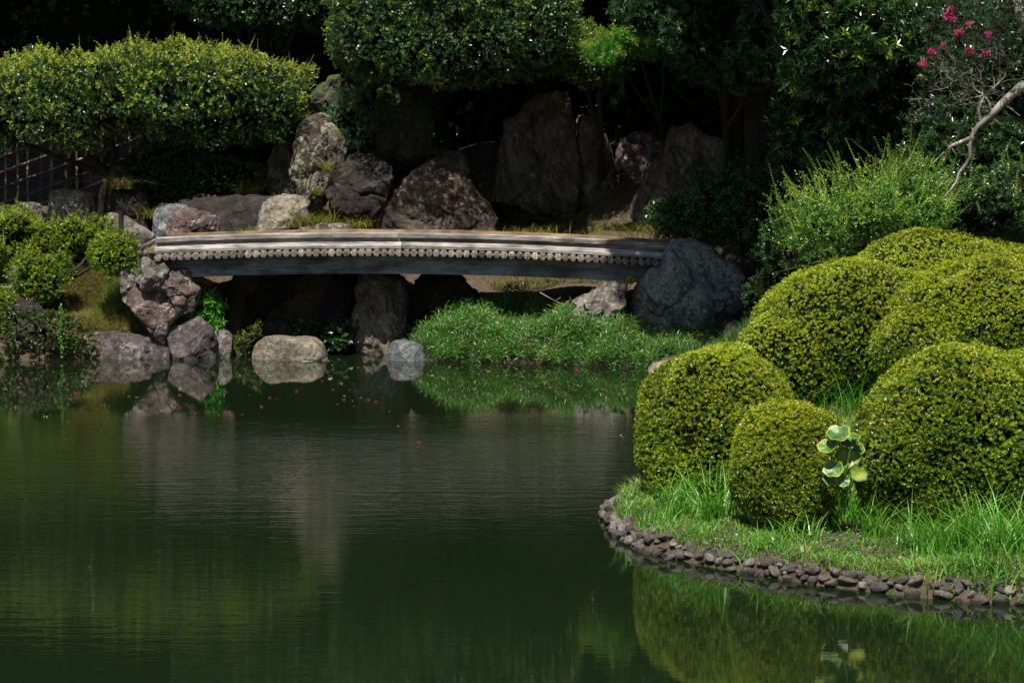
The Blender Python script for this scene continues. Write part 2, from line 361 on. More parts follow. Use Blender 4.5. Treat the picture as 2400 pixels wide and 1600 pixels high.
# wood
M['wood_grey'] = woodmat('weathered_wood', (.095,.085,.078), (.28,.262,.245), (.47,.45,.43))
M['wood_tan'] = woodmat('tan_wood', (.17,.11,.06), (.27,.19,.105), (.38,.28,.16))
M['wood_end'] = woodmat('log_end_wood', (.06,.047,.04), (.19,.16,.135), (.42,.38,.34), axis=(16, 3, 16))
M['wood_blue'] = woodmat('girder_wood', (.09,.10,.11), (.15,.165,.175), (.22,.235,.24), axis=(1.0, 9, 14), b_=.5)
M['bamboo'] = woodmat('bamboo_pole', (.17,.125,.10), (.28,.205,.17), (.38,.29,.24), .6, (8, 8, 2), .2)
M['black_wood'] = woodmat('charred_post', (.012,.012,.013), (.025,.025,.027), (.05,.05,.052), .6, (8, 8, 2), .4)

# ================================================================== GROUND AND WATER
SHORE = np.array([(-60,43.4),(-10,43.7),(-8.6,44.0),(-7.4,44.5),(-6,44.7),(-4.75,44.95),(-4.5,46.1),(-1.95,46.1),(-1.75,44.8),(-1.3,44.05),
    (0,43.75),(1.5,43.3),(2.2,43.1),(2.9,42.3),(3.1,38),(2.5,34),(1.9,31),(1.28,28.7),(.97,27.15),(1.02,25.9),(1.24,24.9),(1.94,23.96),
    (2.63,23.2),(3.31,22.7),(3.97,22.3),(5.5,22.0),(14,21.6),(60,21),(60,260),(-60,260)], float)
CTRL = np.array([(-8.5,45.4,.6),(-7.4,45.3,.55),(-7.5,46.4,1.3),(-6,45.8,1.35),(-8,47.6,1.95),(-5,47.8,2.0),(-8,54,2.3),(-4.5,54,2.9),(-10,48,2),
    (-3,48,1.95),(0,48.6,2.0),(2,48.6,2.0),(-3,52,3.2),(0.5,51.2,2.1),(0,53.5,3.6),(3,51,2.6),(-9,62,5),(0,62,7),(9,62,7),(-14,62,6),(14,62,7),(0,90,14),(-60,90,14),(60,90,14),
    (0,45.3,.34),(-1,45.3,.28),(.9,45.1,.28),(1.6,44.9,.14),(2.4,44.4,.10),(3.2,43.9,.12),(3.6,44.8,.2),(0,46.2,.6),(0,47.3,1.0),(1.2,47.4,1.05),(2,45.9,.6),(3,46.4,1.5),(4.9,48,3.0),(5.4,46.2,2.0),(7,46,2.8),(6.5,42,1.8),(7.5,38,1.6),(2.6,51,2.9),(-8.3,44.9,.3),(2.8,44.2,.10),(3.8,43.8,.18),(3.3,44.9,.2),(2.4,45.1,.15),(4.6,44,.4),(5,40,1.3),(5,36,1.2),(3.4,38,.7),(3.4,41,.8),
    (1.7,25.6,.18),(2,26.6,.25),(3,24.9,.22),(3.2,24.2,.2),(4.4,24,.24),(4.2,25,.32),(2.6,28,.42),(3.6,29.5,.62),(4,31,.78),(5,33,1.0),(6,27,.75),(3.4,33,.8),(12,30,1.2),(10,24,.7)], float)
def shore_dist(x, y):
    P = np.stack([x, y], 1); d = np.full(len(P), 1e9); ins = np.zeros(len(P), bool)
    for i in range(len(SHORE)):
        a = SHORE[i]; b = SHORE[(i + 1) % len(SHORE)]; e = b - a
        t = np.clip(((P - a) @ e) / (e @ e), 0, 1); q = P - a - t[:, None] * e
        d = np.minimum(d, np.hypot(q[:, 0], q[:, 1]))
        c = (a[1] > P[:, 1]) != (b[1] > P[:, 1])
        with np.errstate(divide='ignore', invalid='ignore'):
            xi = (b[0] - a[0]) * (P[:, 1] - a[1]) / (b[1] - a[1]) + a[0]
        ins ^= c & (P[:, 0] < xi)
    return np.where(ins, d, -d)
def ground(x, y):
    x = np.atleast_1d(np.asarray(x, float)); y = np.atleast_1d(np.asarray(y, float))
    sdt = shore_dist(x, y); num = 0; den = 0
    for cx, cy, cz in CTRL:
        w = 1 / ((x - cx) ** 2 + (y - cy) ** 2 + .12) ** 1.7; num = num + w * cz; den = den + w
    tgt = num / den
    slope = np.where((y > 45.7) & (x > -5) & (x < -1.2), 2.6, np.where(y > 40, .95, .75))
    e = slope * sdt + np.where(y < 30, .06, .02)
    k = .12; hh = np.clip(.5 + .5 * (tgt - e) / k, 0, 1); h = tgt * (1 - hh) + e * hh - k * hh * (1 - hh)
    h = h + fbm(np.stack([x * .9, y * .9, 0 * x], 1), 3, 4) * .06 * np.clip(sdt * 2, 0, 1)
    return np.where(sdt > 0, h, np.maximum(sdt * 1.2 + np.where(y < 30, .06, .02) * np.exp(sdt * 8), -.9))
def G(x, y): return float(ground(x, y)[0])

def ground_material():
    m, nt, p = newmat('soil'); g = ND(nt, "ShaderNodeNewGeometry"); pos = g.outputs['Position']
    n1 = noise(nt, pos, 1.1, 5, .6); n2 = noise(nt, pos, 14, 6, .7); n3 = noise(nt, pos, 60, 3, .7)
    c = ramp(nt, n1, [(.35, (.05, .035, .022)), (.5, (.11, .075, .05)), (.65, (.055, .065, .02))])
    c = mixc(nt, .8, c, ramp(nt, n2, [(.3, .4), (.5, .95), (.7, 1.6)]), 'MULTIPLY')
    c = mixc(nt, ramp(nt, n3, [(.6, 0.0), (.7, .7)]), c, (.26, .19, .12))
    nt.links.new(c, p.inputs['Base Color']); p.inputs['Roughness'].default_value = .95
    nt.links.new(bump(nt, n3, .8, .02, bump(nt, n2, .9, .06)), p.inputs['Normal']); return m
xs = np.concatenate([[-150, -110, -80, -55, -40, -30, -22, -17], np.arange(-14, 14.01, .16), [17, 22, 30, 40, 55, 80, 110, 150]])
ys = np.concatenate([[-80, -40, -10, 5, 12, 16], np.arange(19, 62.01, .16), [66, 72, 80, 95, 115, 150, 200, 250]])
Xg, Yg = np.meshgrid(xs, ys); Zg = ground(Xg.ravel(), Yg.ravel())
V = np.stack([Xg.ravel(), Yg.ravel(), Zg], 1); nx = len(xs); ny = len(ys)
ii, jj = np.meshgrid(np.arange(nx - 1), np.arange(ny - 1)); b0 = (jj * nx + ii).ravel()
tag(build('ground', V, np.stack([b0, b0 + 1, b0 + nx + 1, b0 + nx], 1), ground_material(), loc=(0, 0, 0), smooth=True), kind='structure')

def water_material():
    m, nt, p = newmat('pond_water'); g = ND(nt, "ShaderNodeNewGeometry"); pos = g.outputs['Position']
    p.inputs['Base Color'].default_value = (.0068, .0138, .0050, 1); p.inputs['Roughness'].default_value = .02; p.inputs['IOR'].default_value = 1.42
    sx = ND(nt, "ShaderNodeSeparateXYZ"); nt.links.new(pos, sx.inputs[0])
    # calm under the far bank, breeze over the middle of the pond
    wv = noise(nt, mapping(nt, pos, (.22, .55, 1)), 1.0, 4, .6)
    ma = ND(nt, "ShaderNodeMath", operation='MULTIPLY_ADD'); nt.links.new(wv, ma.inputs[0]); ma.inputs[1].default_value = 5.0; nt.links.new(sx.outputs[1], ma.inputs[2])
    mr = ND(nt, "ShaderNodeMapRange"); nt.links.new(ma.outputs[0], mr.inputs[0]); mr.inputs[1].default_value = 39.3; mr.inputs[2].default_value = 34.6
    mr.inputs[3].default_value = .035; mr.inputs[4].default_value = 1.0
    near = ND(nt, "ShaderNodeMapRange"); nt.links.new(sx.outputs[1], near.inputs[0]); near.inputs[1].default_value = 33.0; near.inputs[2].default_value = 24.0
    near.inputs[3].default_value = 1.0; near.inputs[4].default_value = .22
    rightcalm = ND(nt, "ShaderNodeMapRange"); 
    sub = ND(nt, "ShaderNodeMath", operation='MULTIPLY_ADD'); nt.links.new(sx.outputs[1], sub.inputs[0]); sub.inputs[1].default_value = -.55; nt.links.new(sx.outputs[0], sub.inputs[2])
    nt.links.new(sub.outputs[0], rightcalm.inputs[0]); rightcalm.inputs[1].default_value = -12.6; rightcalm.inputs[2].default_value = -11.2
    rightcalm.inputs[3].default_value = 1.0; rightcalm.inputs[4].default_value = .35
    mu = ND(nt, "ShaderNodeMath", operation='MULTIPLY'); nt.links.new(mr.outputs[0], mu.inputs[0]); nt.links.new(near.outputs[0], mu.inputs[1])
    mu2 = ND(nt, "ShaderNodeMath", operation='MULTIPLY'); nt.links.new(mu.outputs[0], mu2.inputs[0]); nt.links.new(rightcalm.outputs[0], mu2.inputs[1])
    n1 = noise(nt, mapping(nt, pos, (3.2, 9.0, 1)), 1.0, 4, .6, .3)
    n2 = noise(nt, mapping(nt, pos, (.8, 4.2, 1)), 1.0, 3, .5, .5)
    b1 = ND(nt, "ShaderNodeBump"); nt.links.new(n1, b1.inputs['Height']); nt.links.new(mu2.outputs[0], b1.inputs['Strength']); b1.inputs['Distance'].default_value = .0050
    b2 = ND(nt, "ShaderNodeBump"); nt.links.new(n2, b2.inputs['Height']); nt.links.new(mu2.outputs[0], b2.inputs['Strength']); b2.inputs['Distance'].default_value = .0065
    nt.links.new(b1.outputs[0], b2.inputs['Normal']); nt.links.new(b2.outputs[0], p.inputs['Normal'])
    return m
V = [(-150, -80, 0), (150, -80, 0), (150, 60, 0), (-150, 60, 0)]
tag(build('water', V, np.array([[0, 1, 2, 3]]), water_material(), loc=(0, 0, 0)), kind='structure')

# ================================================================== BRIDGE
bY = 44.62
def arch(x):
    px = 1200 + x / SC(bY); return -5.0e-5 * (px - 850) ** 2 * SC(bY)
zT = CAMH - (544.6 - HORIZ) * SC(bY)
bridge = thing('footbridge', ((950 - 1200) * SC(bY), 45.5, zT - .7), 'long low arched wooden footbridge with a row of log ends, over the pond inlet', 'bridge')
def sweep(name, prof, px0, px1, mat, n=26, jit=.0025, seed=0):
    x0, x1 = (px0 - 1200) * SC(bY), (px1 - 1200) * SC(bY); r = np.random.default_rng(seed); mb = MB(); k = len(prof)
    X = np.linspace(x0, x1, n); V = []
    for x in X:
        for (y, z) in prof: V.append((x, y + r.normal(0, jit * .6), zT + arch(x) + z + r.normal(0, jit * .5)))
    Fq = [(i*k+j, i*k+(j+1)%k, (i+1)*k+(j+1)%k, (i+1)*k+j) for i in range(n-1) for j in range(k)]
    mb.add(V, Fq)
    def capf(s):
        c = np.mean([V[s+j] for j in range(k)], 0); mb.add([c] + [V[s+j] for j in range(k)], [(0, 1+j, 1+(j+1)%k) for j in range(k)])
    capf(0); capf((n-1)*k)
    return mb.obj(name, mat, bridge)
top_prof = [(44.63,-.078),(44.625,-.012),(44.64,0),(44.80,.004),(44.81,-.078)]
rec_prof = [(44.715,-.150),(44.715,-.079),(44.79,-.079),(44.79,-.150)]
low_prof = [(44.565,-.262),(44.56,-.215),(44.635,-.152),(44.82,-.151),(44.82,-.262)]
for k, (a, b) in enumerate(((364, 933), (935, 1610))):
    sweep('kerb_rail', top_prof, a, b, M['wood_grey'], seed=k)
    sweep('kerb_spacer', rec_prof, a, b, M['wood_grey'], seed=k + 4)
for k, (a, b) in enumerate(((362, 941), (943, 1610))):
    sweep('kerb_beam', low_prof, a, b, M['wood_grey'], seed=k + 8)
far = [(91.03 - y, z - .016) for (y, z) in top_prof]
sweep('kerb_rail', far[::-1], 366, 1610, M['wood_tan'], seed=21)
sweep('kerb_beam', [(46.2,-.262),(46.2,-.079),(46.45,-.079),(46.45,-.262)], 366, 1610, M['wood_tan'], seed=22)
sweep('deck', [(44.83,-.262),(44.83,-.2),(45.5,-.17),(46.19,-.2),(46.19,-.262)], 340, 1605, M['wood_tan'], seed=23)
for yy in (44.74, 45.55, 46.2):
    sweep('girder', [(yy,-.70),(yy,-.40),(yy+.2,-.40),(yy+.2,-.70)], 372, 1600, M['wood_blue'], seed=int(yy), jit=.001)
r = np.random.default_rng(5); px = 374.0
while px < 1590:
    x = (px - 1200) * SC(bY); zc = zT + arch(x) - .332; rr = r.uniform(.067, .073); y0 = 44.40 + r.normal(0, .018)
    n = 6; a0 = r.uniform(-.14, .14)
    mb = MB(); an = a0 + np.arange(n) * 2 * math.pi / n; er = rr * r.uniform(.97, 1.05, n); tx = r.normal(0, .06); tz = r.normal(0, .06)
    rings = []
    for (yy, s) in ((y0, .78), (y0 + .022, 1.0), (45.5, 1.0), (46.62, .97)):
        rings.append(np.stack([x + np.cos(an) * er * s, yy + (np.cos(an) * tx + np.sin(an) * tz) * er * (yy < 45), zc + np.sin(an) * er * s], 1))
    mb.add(np.vstack(rings), [(i*n+j, (i+1)*n+j, (i+1)*n+(j+1)%n, i*n+(j+1)%n) for i in range(3) for j in range(n)])
    mb.add(np.vstack([[x, y0 - .006, zc], rings[0]]), [(0, 1+j, 1+(j+1)%n) for j in range(n)])
    mb.add(np.vstack([[x, 46.62, zc], rings[3]]), [(0, 1+(j+1)%n, 1+j) for j in range(n)])
    mb.obj('log', M['wood_end'], bridge); px += r.normal(17.7, .5)

# ================================================================== ROCKS
CR = {1: (0, 0, 2.904), 2: (700, 0, 2.904), 3: (1400, 0, 2.352), 4: (0, 450, 3.36), 5: (600, 500, 3.36), 6: (1200, 500, 3.36), 0: (0, 0, 1)}
def rock(crop, pts, Y, thick, mat, label, seed=1, rough=.05, nfac=9, sink=.25, boxy=.75, group=None, name='rock', back=None, fdepth=(.62, .9), below=None):
    ox, oy, s = CR[crop]; r = np.random.default_rng(seed * 13 + 5)
    P = np.array([(ox + a / s, oy + b / s) for a, b in pts], float)
    if below: P[:, 1] = np.where(P[:, 1] > below, below + 12, P[:, 1])
    ymax = P[:, 1].max(); P[:, 1] += np.where(P[:, 1] > ymax - 14, sink / SC(Y), 0)
    Wp = np.array([W(a, b, Y) for a, b in P])[:, [0, 2]]
    for _ in range(1):
        Q = np.roll(Wp, -1, 0); Wp = np.stack([Wp * .82 + Q * .18, Wp * .18 + Q * .82], 1).reshape(-1, 2)
    L = np.r_[0, np.cumsum(np.linalg.norm(np.roll(Wp, -1, 0) - Wp, axis=1))]; m = 170
    t = np.linspace(0, L[-1], m + 1)[:-1]; ext = np.vstack([Wp, Wp[:1]])
    O = np.stack([np.interp(t, L, ext[:, 0]), np.interp(t, L, ext[:, 1])], 1)
    c = (O.max(0) + O.min(0)) / 2 * .5 + O.mean(0) * .5
    size = float(np.sqrt(np.prod(O.max(0) - O.min(0)))); nf = 46; nb = 10; V = [(c[0], Y - thick, c[1])]
    back = thick if back is None else back
    def ring(sf, dep): 
        q = c + (O - c) * sf; return np.stack([q[:, 0], np.full(m, dep), q[:, 1]], 1)
    for k in range(1, nf + 1):
        a = k / nf * math.pi / 2; V.append(ring(math.sin(a) ** boxy, Y - thick * max(math.cos(a), 0) ** boxy))
    for k in range(1, nb):
        a = math.pi / 2 * (1 - k / nb); V.append(ring(math.sin(a) ** boxy, Y + back * math.cos(a) ** boxy))
    V = np.vstack([np.atleast_2d(v) for v in V] + [[(c[0], Y + back, c[1])]])
    c3 = np.array([c[0], Y, c[1]])
    for k in range(nfac):
        n = nrm(np.array([r.normal(0, .55), -1 if r.random() < .85 else 1, r.normal(.12, .5)]))
        dd = (V - c3) @ n; sup = dd.max() * r.uniform(*fdepth); V = V - np.outer(np.maximum(dd - sup, 0) * .92, n)
    D = nrm((V - c3) / np.array([1, .7, 1]))
    # natural joints: the body is split in blocks, each pushed a little in or out, with a groove between
    ext_ = np.array([O[:, 0].max() - O[:, 0].min(), thick * 1.6, O[:, 1].max() - O[:, 1].min()]); kc = 11
    sd3 = c3 + (r.random((kc, 3)) - .5) * ext_; Vw = V + .16 * size * np.stack([fbm(V * 1.6 / size + q, seed + q, 4) for q in (0, 7, 13)], 1)
    dd = np.linalg.norm((Vw[:, None] - sd3[None]) / (ext_ / size), axis=2); so = np.sort(dd, axis=1); gap = (so[:, 1] - so[:, 0]) / size
    off_ = r.normal(0, 1, kc)[dd.argmin(1)] * np.clip(gap / .05, 0, 1)
    V = V + D * ((off_ * rough * .38 - np.exp(-(gap / .018) ** 2) * rough * .6) * size)[:, None]
    rid = 1 - np.abs(fbm(V * 1.7 / size + seed * 3.1, seed, 4)) * 2
    V = V + D * ((fbm(V * 2.4 / size + seed, seed + 3, 5, .55) * rough + rid * rough * .7 + fbm(V * 14, seed + 9, 3) * rough * .24) * size)[:, None]
    lo_, hi_ = V[:, [0, 2]].min(0), V[:, [0, 2]].max(0); ol, oh = O.min(0), O.max(0)
    V[:, [0, 2]] = (V[:, [0, 2]] - lo_) / (hi_ - lo_) * (oh - ol) + ol
    Fq = []; Ft = []
    nr = nf + nb - 1
    for j in range(m): Ft.append((0, 1 + (j + 1) % m, 1 + j)); Ft.append((1 + nr * m, 1 + (nr - 1) * m + j, 1 + (nr - 1) * m + (j + 1) % m))
    for i in range(nr - 1):
        for j in range(m): Fq.append((1+i*m+j, 1+i*m+(j+1)%m, 1+(i+1)*m+(j+1)%m, 1+(i+1)*m+j))
    o = build(name, V, [np.array(Fq), np.array(Ft)], mat, smooth=True)
    return tag(o, label, 'rock', group)

RK = [
 # left bank beside the bridge end
 (4, [(960,830),(1000,785),(1040,790),(1005,715),(1080,700),(1180,678),(1260,720),(1400,800),(1500,840),(1580,860),(1570,900),(1400,990),(1330,1060),(1310,1140),(1200,1080),(1080,990),(1030,900),(975,870)], 44.75, .45, 'rock_brown', 'large purplish brown boulder with a diagonal cleft below the left bridge end', 1, .03, 7, .2),
 (4, [(943,640),(985,598),(1035,625),(1085,665),(1050,720),(975,735),(950,700)], 44.75, .2, 'rock_pale', 'small pale craggy rock left of the stacked boulders under the bridge end', 2, .07, 5, .1),
 (4, [(1095,610),(1105,540),(1125,508),(1170,512),(1205,540),(1270,518),(1325,575),(1340,640),(1180,670),(1100,660)], 44.55, .25, 'rock_pale', 'pale two-humped rock on top of the boulder stack, against the bridge', 3, .06, 6, .15),
 (4, [(1060,640),(1200,640),(1330,610),(1430,612),(1475,586),(1525,640),(1560,710),(1592,750),(1580,805),(1540,840),(1440,850),(1330,780),(1200,740),(1080,700)], 44.65, .35, 'rock_brown', 'brown knobbly rock with creeping plants, under the left tip of the girder', 4, .045, 8, .15),
 (4, [(806,225),(838,170),(880,162),(950,188),(1020,200),(1090,240),(1160,280),(1212,340),(1238,450),(1225,520),(1150,580),(1060,590),(980,540),(900,420),(820,310)], 47.3, .5, 'rock_pale', 'pale wrinkled boulder at the left end of the bridge rails', 5, .06, 9, .2),
 (4, [(690,1125),(860,1105),(1000,1096),(1180,1103),(1250,1128),(1330,1180),(1368,1225),(1330,1262),(1240,1300),(1000,1305),(760,1305),(700,1220)], 44.75, .45, 'rock_purple', 'long flat dark boulder lying along the left waterline', 6, .035, 6, .3, .6),
 (4, [(1303,1090),(1370,1028),(1450,1000),(1560,966),(1602,1008),(1655,1090),(1705,1210),(1728,1295),(1650,1315),(1480,1305),(1400,1275),(1330,1180)], 44.6, .5, 'rock_purple', 'peaked dark purple boulder at the waterline below the bright green plant', 7, .04, 8, .3),
 (4, [(1650,1120),(1740,1072),(1785,1085),(1832,1140),(1838,1210),(1805,1282),(1700,1300),(1670,1230)], 44.85, .3, 'rock_pale', 'whitish rounded rock just right of the peaked purple boulder', 8, .03, 4, .3),
 (5, [(-48,1120),(-20,1060),(10,1010),(70,970),(150,953),(300,965),(380,958),(470,970),(545,1025),(600,1112),(520,1135),(200,1135)], 44.5, .5, 'rock_tan', 'sunlit tan flat-topped boulder standing in the water', 9, .02, 4, .35, .6),
 (5, [(1036,1135),(1045,1050),(1070,998),(1140,986),(1240,1012),(1320,1055),(1395,1120),(1370,1155),(1200,1155),(1060,1150)], 44.35, .4, 'rock_grey', 'smooth slate grey boulder at the left tip of the grass bank', 10, .025, 6, .35, .6),
 (5, [(733,1110),(738,1000),(755,900),(765,700),(760,560),(790,440),(900,420),(1080,420),(1190,500),(1215,700),(1210,850),(1130,1000),(1060,1090),(900,1125),(780,1120)], 45.75, .55, 'rock_stria', 'tall upright rock pillar standing in the water under the middle of the bridge', 11, .06, 9, .3, .6),
 (5, [(480,1110),(485,800),(500,700),(590,560),(640,420),(790,430),(790,900),(770,1110),(600,1120)], 46.2, .4, 'rock_shade_dark', 'dark boulder in shade under the bridge, left of the rock pillar', 12, .05, 7, .3),
 (5, [(20,960),(30,900),(80,820),(180,803),(270,830),(315,900),(310,960),(280,1100),(60,1100)], 45.7, .4, 'rock_shade_dark', 'round dark rock in shade behind the tan boulder', 13, .03, 5, .2),
 (5, [(1150,900),(1190,700),(1200,430),(1500,420),(1700,560),(1790,700),(1780,800),(1600,900),(1400,1000),(1180,1050)], 46.3, .45, 'rock_shade_dark', 'broad black boulder in shade right of the rock pillar', 14, .05, 8, .2),
 (5, [(-420,1100),(-440,700),(-380,560),(-200,420),(100,430),(350,430),(470,600),(480,1100),(0,1120)], 46.6, .4, 'rock_shade_dark', 'wide black rock wall at the back of the dark hollow under the bridge', 15, .06, 9, .2),
 (6, [(425,860),(450,800),(480,770),(505,705),(560,690),(600,690),(640,660),(655,600),(690,570),(740,530),(800,511),(860,528),(900,600),(915,640),(860,680),(855,740),(780,800),(700,870),(640,920),(540,940),(480,910)], 44.35, .35, 'rock_pale', 'craggy sunlit pinkish rock leaning on the dark boulder at the right bridge end', 16, .09, 9, .15),
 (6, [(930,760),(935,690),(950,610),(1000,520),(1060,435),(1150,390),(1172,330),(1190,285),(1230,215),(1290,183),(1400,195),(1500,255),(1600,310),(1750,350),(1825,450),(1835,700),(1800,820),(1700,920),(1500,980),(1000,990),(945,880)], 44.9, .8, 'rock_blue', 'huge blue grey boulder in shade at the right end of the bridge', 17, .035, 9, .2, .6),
 (6, [(1030,1232),(1090,1186),(1190,1158),(1320,1148),(1420,1160),(1420,1240),(1200,1262),(1070,1262)], 42.45, .4, 'rock_tan', 'low flat stone at the waterline behind the clipped azaleas', 18, .02, 3, .2, .6),
 (6, [(1640,960),(1680,870),(1740,840),(1800,860),(1840,940),(1830,1000),(1660,1000)], 43.4, .3, 'rock_shade_dark', 'small dark stone in the shaded grass right of the huge blue grey boulder', 19, .05, 5, .1),
 # above the bridge, left to right
 (1, [(1110,1640),(1130,1530),(1150,1480),(1200,1430),(1300,1408),(1400,1438),(1490,1468),(1508,1520),(1500,1640)], 47.1, .4, 'rock_brown', 'rounded purple brown boulder just behind the left part of the bridge rail', 20, .05, 8, .1),
 (1, [(1035,1500),(1060,1415),(1180,1380),(1290,1400),(1300,1500),(1260,1640),(1050,1640)], 47.6, .35, 'rock_grey', 'grey rock half hidden behind the rounded purple brown boulder', 21, .03, 6, .1),
 (1, [(1060,1640),(1100,1430),(1300,1360),(1480,1335),(1600,1322),(1760,1330),(1880,1340),(1890,1640)], 48.3, .4, 'rock_shade_dark', 'dark streaked block between the two sunlit boulders behind the bridge', 22, .03, 5, .1, .5),
 (1, [(1740,1640),(1770,1480),(1800,1350),(1900,1318),(2050,1318),(2118,1362),(2085,1420),(2010,1480),(1980,1560),(1960,1640)], 47.6, .4, 'rock_tan', 'cream topped boulder with a purple foot, left of the sedge clump', 23, .045, 6, .1),
 (1, [(1990,1500),(2010,1430),(2060,1410),(2110,1440),(2120,1490),(2060,1520)], 47.5, .15, 'rock_purple', 'small purple stone beside the sedge behind the bridge', 24, .04, 4, .05),
 (1, [(1962,1160),(1985,1060),(2005,900),(2055,820),(2130,773),(2230,763),(2300,800),(2330,900),(2330,1100),(2290,1250),(2160,1320),(2050,1280),(1980,1220)], 48.9, .5, 'rock_lichen', 'upright red brown rock spotted with white lichen', 25, .04, 8, .3),
 (1, [(1815,1100),(1850,1000),(1950,890),(2020,940),(1990,1200),(2040,1340),(1850,1330),(1820,1200)], 49.6, .4, 'rock_moss', 'shaded mossy rock left of the lichen spotted rock', 26, .05, 7, .2),
 (2, [(188,970),(213,900),(260,883),(320,935),(345,1020),(310,1080),(200,1080)], 48.6, .3, 'rock_moss', 'dark knob of rock capped with green moss beside the lichen spotted rock', 27, .07, 6, .2),
 (2, [(190,1350),(215,1150),(240,1062),(340,1052),(430,1018),(560,1060),(640,1150),(655,1250),(600,1380),(520,1500),(220,1500)], 48.5, .45, 'rock_shade_dark', 'dark square shouldered rock between the sedges and the pyramid rock', 28, .045, 8, .2, .55),
 (2, [(-60,1640),(-40,1555),(150,1528),(300,1512),(365,1535),(380,1640)], 47.0, .25, 'rock_brown', 'low strip of reddish rock along the back of the bridge deck', 29, .03, 4, .05),
 (2, [(508,1500),(560,1420),(640,1350),(700,1280),(800,1170),(900,1090),(1000,1038),(1080,1018),(1130,1080),(1165,1180),(1200,1300),(1300,1400),(1345,1500),(1370,1660),(505,1660)], 48.5, .6, 'rock_fold', 'pyramid shaped banded boulder behind the middle of the bridge', 30, .04, 8, .15),
 (2, [(1318,1200),(1350,1050),(1420,930),(1500,820),(1580,710),(1680,640),(1800,610),(1870,640),(1898,700),(1925,900),(1935,1100),(1925,1300),(1930,1500),(1850,1620),(1450,1620),(1380,1490),(1328,1350)], 50.7, .7, 'rock_stria', 'tallest standing rock, a broad grey slab with vertical grain', 31, .04, 9, .2),
 (2, [(1880,800),(1960,770),(2040,850),(2100,950),(2150,1080),(2180,1200),(2155,1350),(2100,1500),(1980,1620),(1870,1620),(1880,1300),(1880,1000)], 51.0, .6, 'rock_stria', 'narrow grey rock leaning on the right side of the tallest standing rock', 32, .05, 8, .2),
 (3, [(90,790),(200,722),(330,728),(390,800),(390,960),(250,1040),(110,980)], 51.0, .5, 'rock_brown', 'reddish shaded boulder high on the slope right of the standing rocks', 33, .05, 6, .2),
 (3, [(155,1160),(260,1000),(370,850),(400,680),(520,676),(600,755),(740,800),(765,860),(720,1000),(640,1150),(600,1330),(190,1330)], 49.6, .7, 'rock_stria', 'wide dark boulder in shade behind the right end of the bridge', 34, .05, 9, .2),
 (3, [(910,700),(915,540),(960,490),(1100,500),(1180,600),(1170,800),(1050,900),(930,850)], 48.0, .5, 'rock_shade_dark', 'dark upright rock half hidden under the glossy leaved tree', 35, .05, 6, .2),
 (1, [(322,1350),(340,1298),(440,1280),(560,1283),(680,1310),(700,1360),(660,1480),(500,1560),(300,1540)], 49.6, .5, 'rock_tan', 'wide boulder with a thin sunlit rim below the lattice fence', 36, .03, 5, .2),
 (1, [(76,1450),(130,1385),(240,1372),(300,1400),(310,1500),(100,1540)], 48.5, .35, 'rock_pale', 'grey rock at the foot of the lattice fence above the clipped shrub', 37, .05, 6, .1),
 (1, [(-30,1470),(0,1436),(40,1432),(62,1460),(60,1520),(-30,1530)], 47.6, .2, 'rock_tan', 'small tan stone at the left edge above the clipped shrub', 38, .03, 3, .1),
 (1, [(672,1310),(700,1240),(735,1225),(735,1330),(700,1400),(668,1370)], 49.4, .18, 'rock_pale', 'narrow pale rock beside the dry grass below the lattice fence', 39, .04, 5, .2),
 (1, [(720,1300),(760,1130),(810,1090),(880,1120),(960,1250),(1040,1400),(1030,1560),(760,1560),(720,1430)], 49.3, .5, 'rock_shade_dark', 'dark brown rock hung with dry grass between fence and bridge', 40, .05, 8, .2),
 (2, [(508,960),(520,760),(540,600),(700,565),(900,590),(930,800),(910,1020),(700,1060),(520,1060)], 50.8, .6, 'rock_moss', 'large shaded rock under the left end of the central canopy', 41, .05, 7, .2),
 (2, [(10,780),(50,660),(150,530),(290,500),(420,580),(420,780),(250,860)], 50.6, .5, 'rock_moss', 'shaded boulder above the lichen spotted rock, between the two hedges', 42, .06, 8, .2),
 (2, [(1080,1500),(1090,1200),(1130,1060),(1200,960),(1290,980),(1340,1080),(1330,1300),(1340,1520),(1200,1560)], 50.3, .3, 'rock_shade_dark', 'added dark rock covering bright ground in the gap between the pyramid boulder and the tallest standing rock', 47, .06, 7, .3),  # added to keep the sunlit ground behind this gap dark
 # left corner under the clipped shrub
 (4, [(-40,900),(60,840),(200,820),(330,880),(380,960),(400,1100),(380,1300),(100,1340),(-40,1340)], 44.8, .5, 'rock_shade_dark', 'dark ivy covered rock in the shade below the clipped shrub', 43, .06, 8, .2),
 (4, [(50,600),(110,550),(200,620),(260,720),(200,800),(60,780)], 45.6, .3, 'rock_pale', 'pale rock peeping out behind the lower cushion of the clipped shrub', 44, .06, 7, .1),
 (4, [(500,1300),(540,1275),(610,1278),(650,1305),(640,1330),(520,1330)], 44.5, .2, 'rock_brown', 'small wet stone at the left waterline beside the ivy', 45, .03, 3, .15),
 (6, [(2120,600),(2140,520),(2200,470),(2290,440),(2340,520),(2340,700),(2140,700)], 42.5, .4, 'rock_shade_dark', 'black rock in deep shade between the azalea mound and the loose shrub', 46, .04, 5, .3),
]
for t in RK:
    t = list(t) + [None] * (12 - len(t)); crop, pts, Y, th, mt, lb, sdd, ro, nf_, sk = t[:10]
    rock(crop, pts, Y, th, M[mt], lb, sdd, ro, nf_, sk + .12, t[10] or .75)

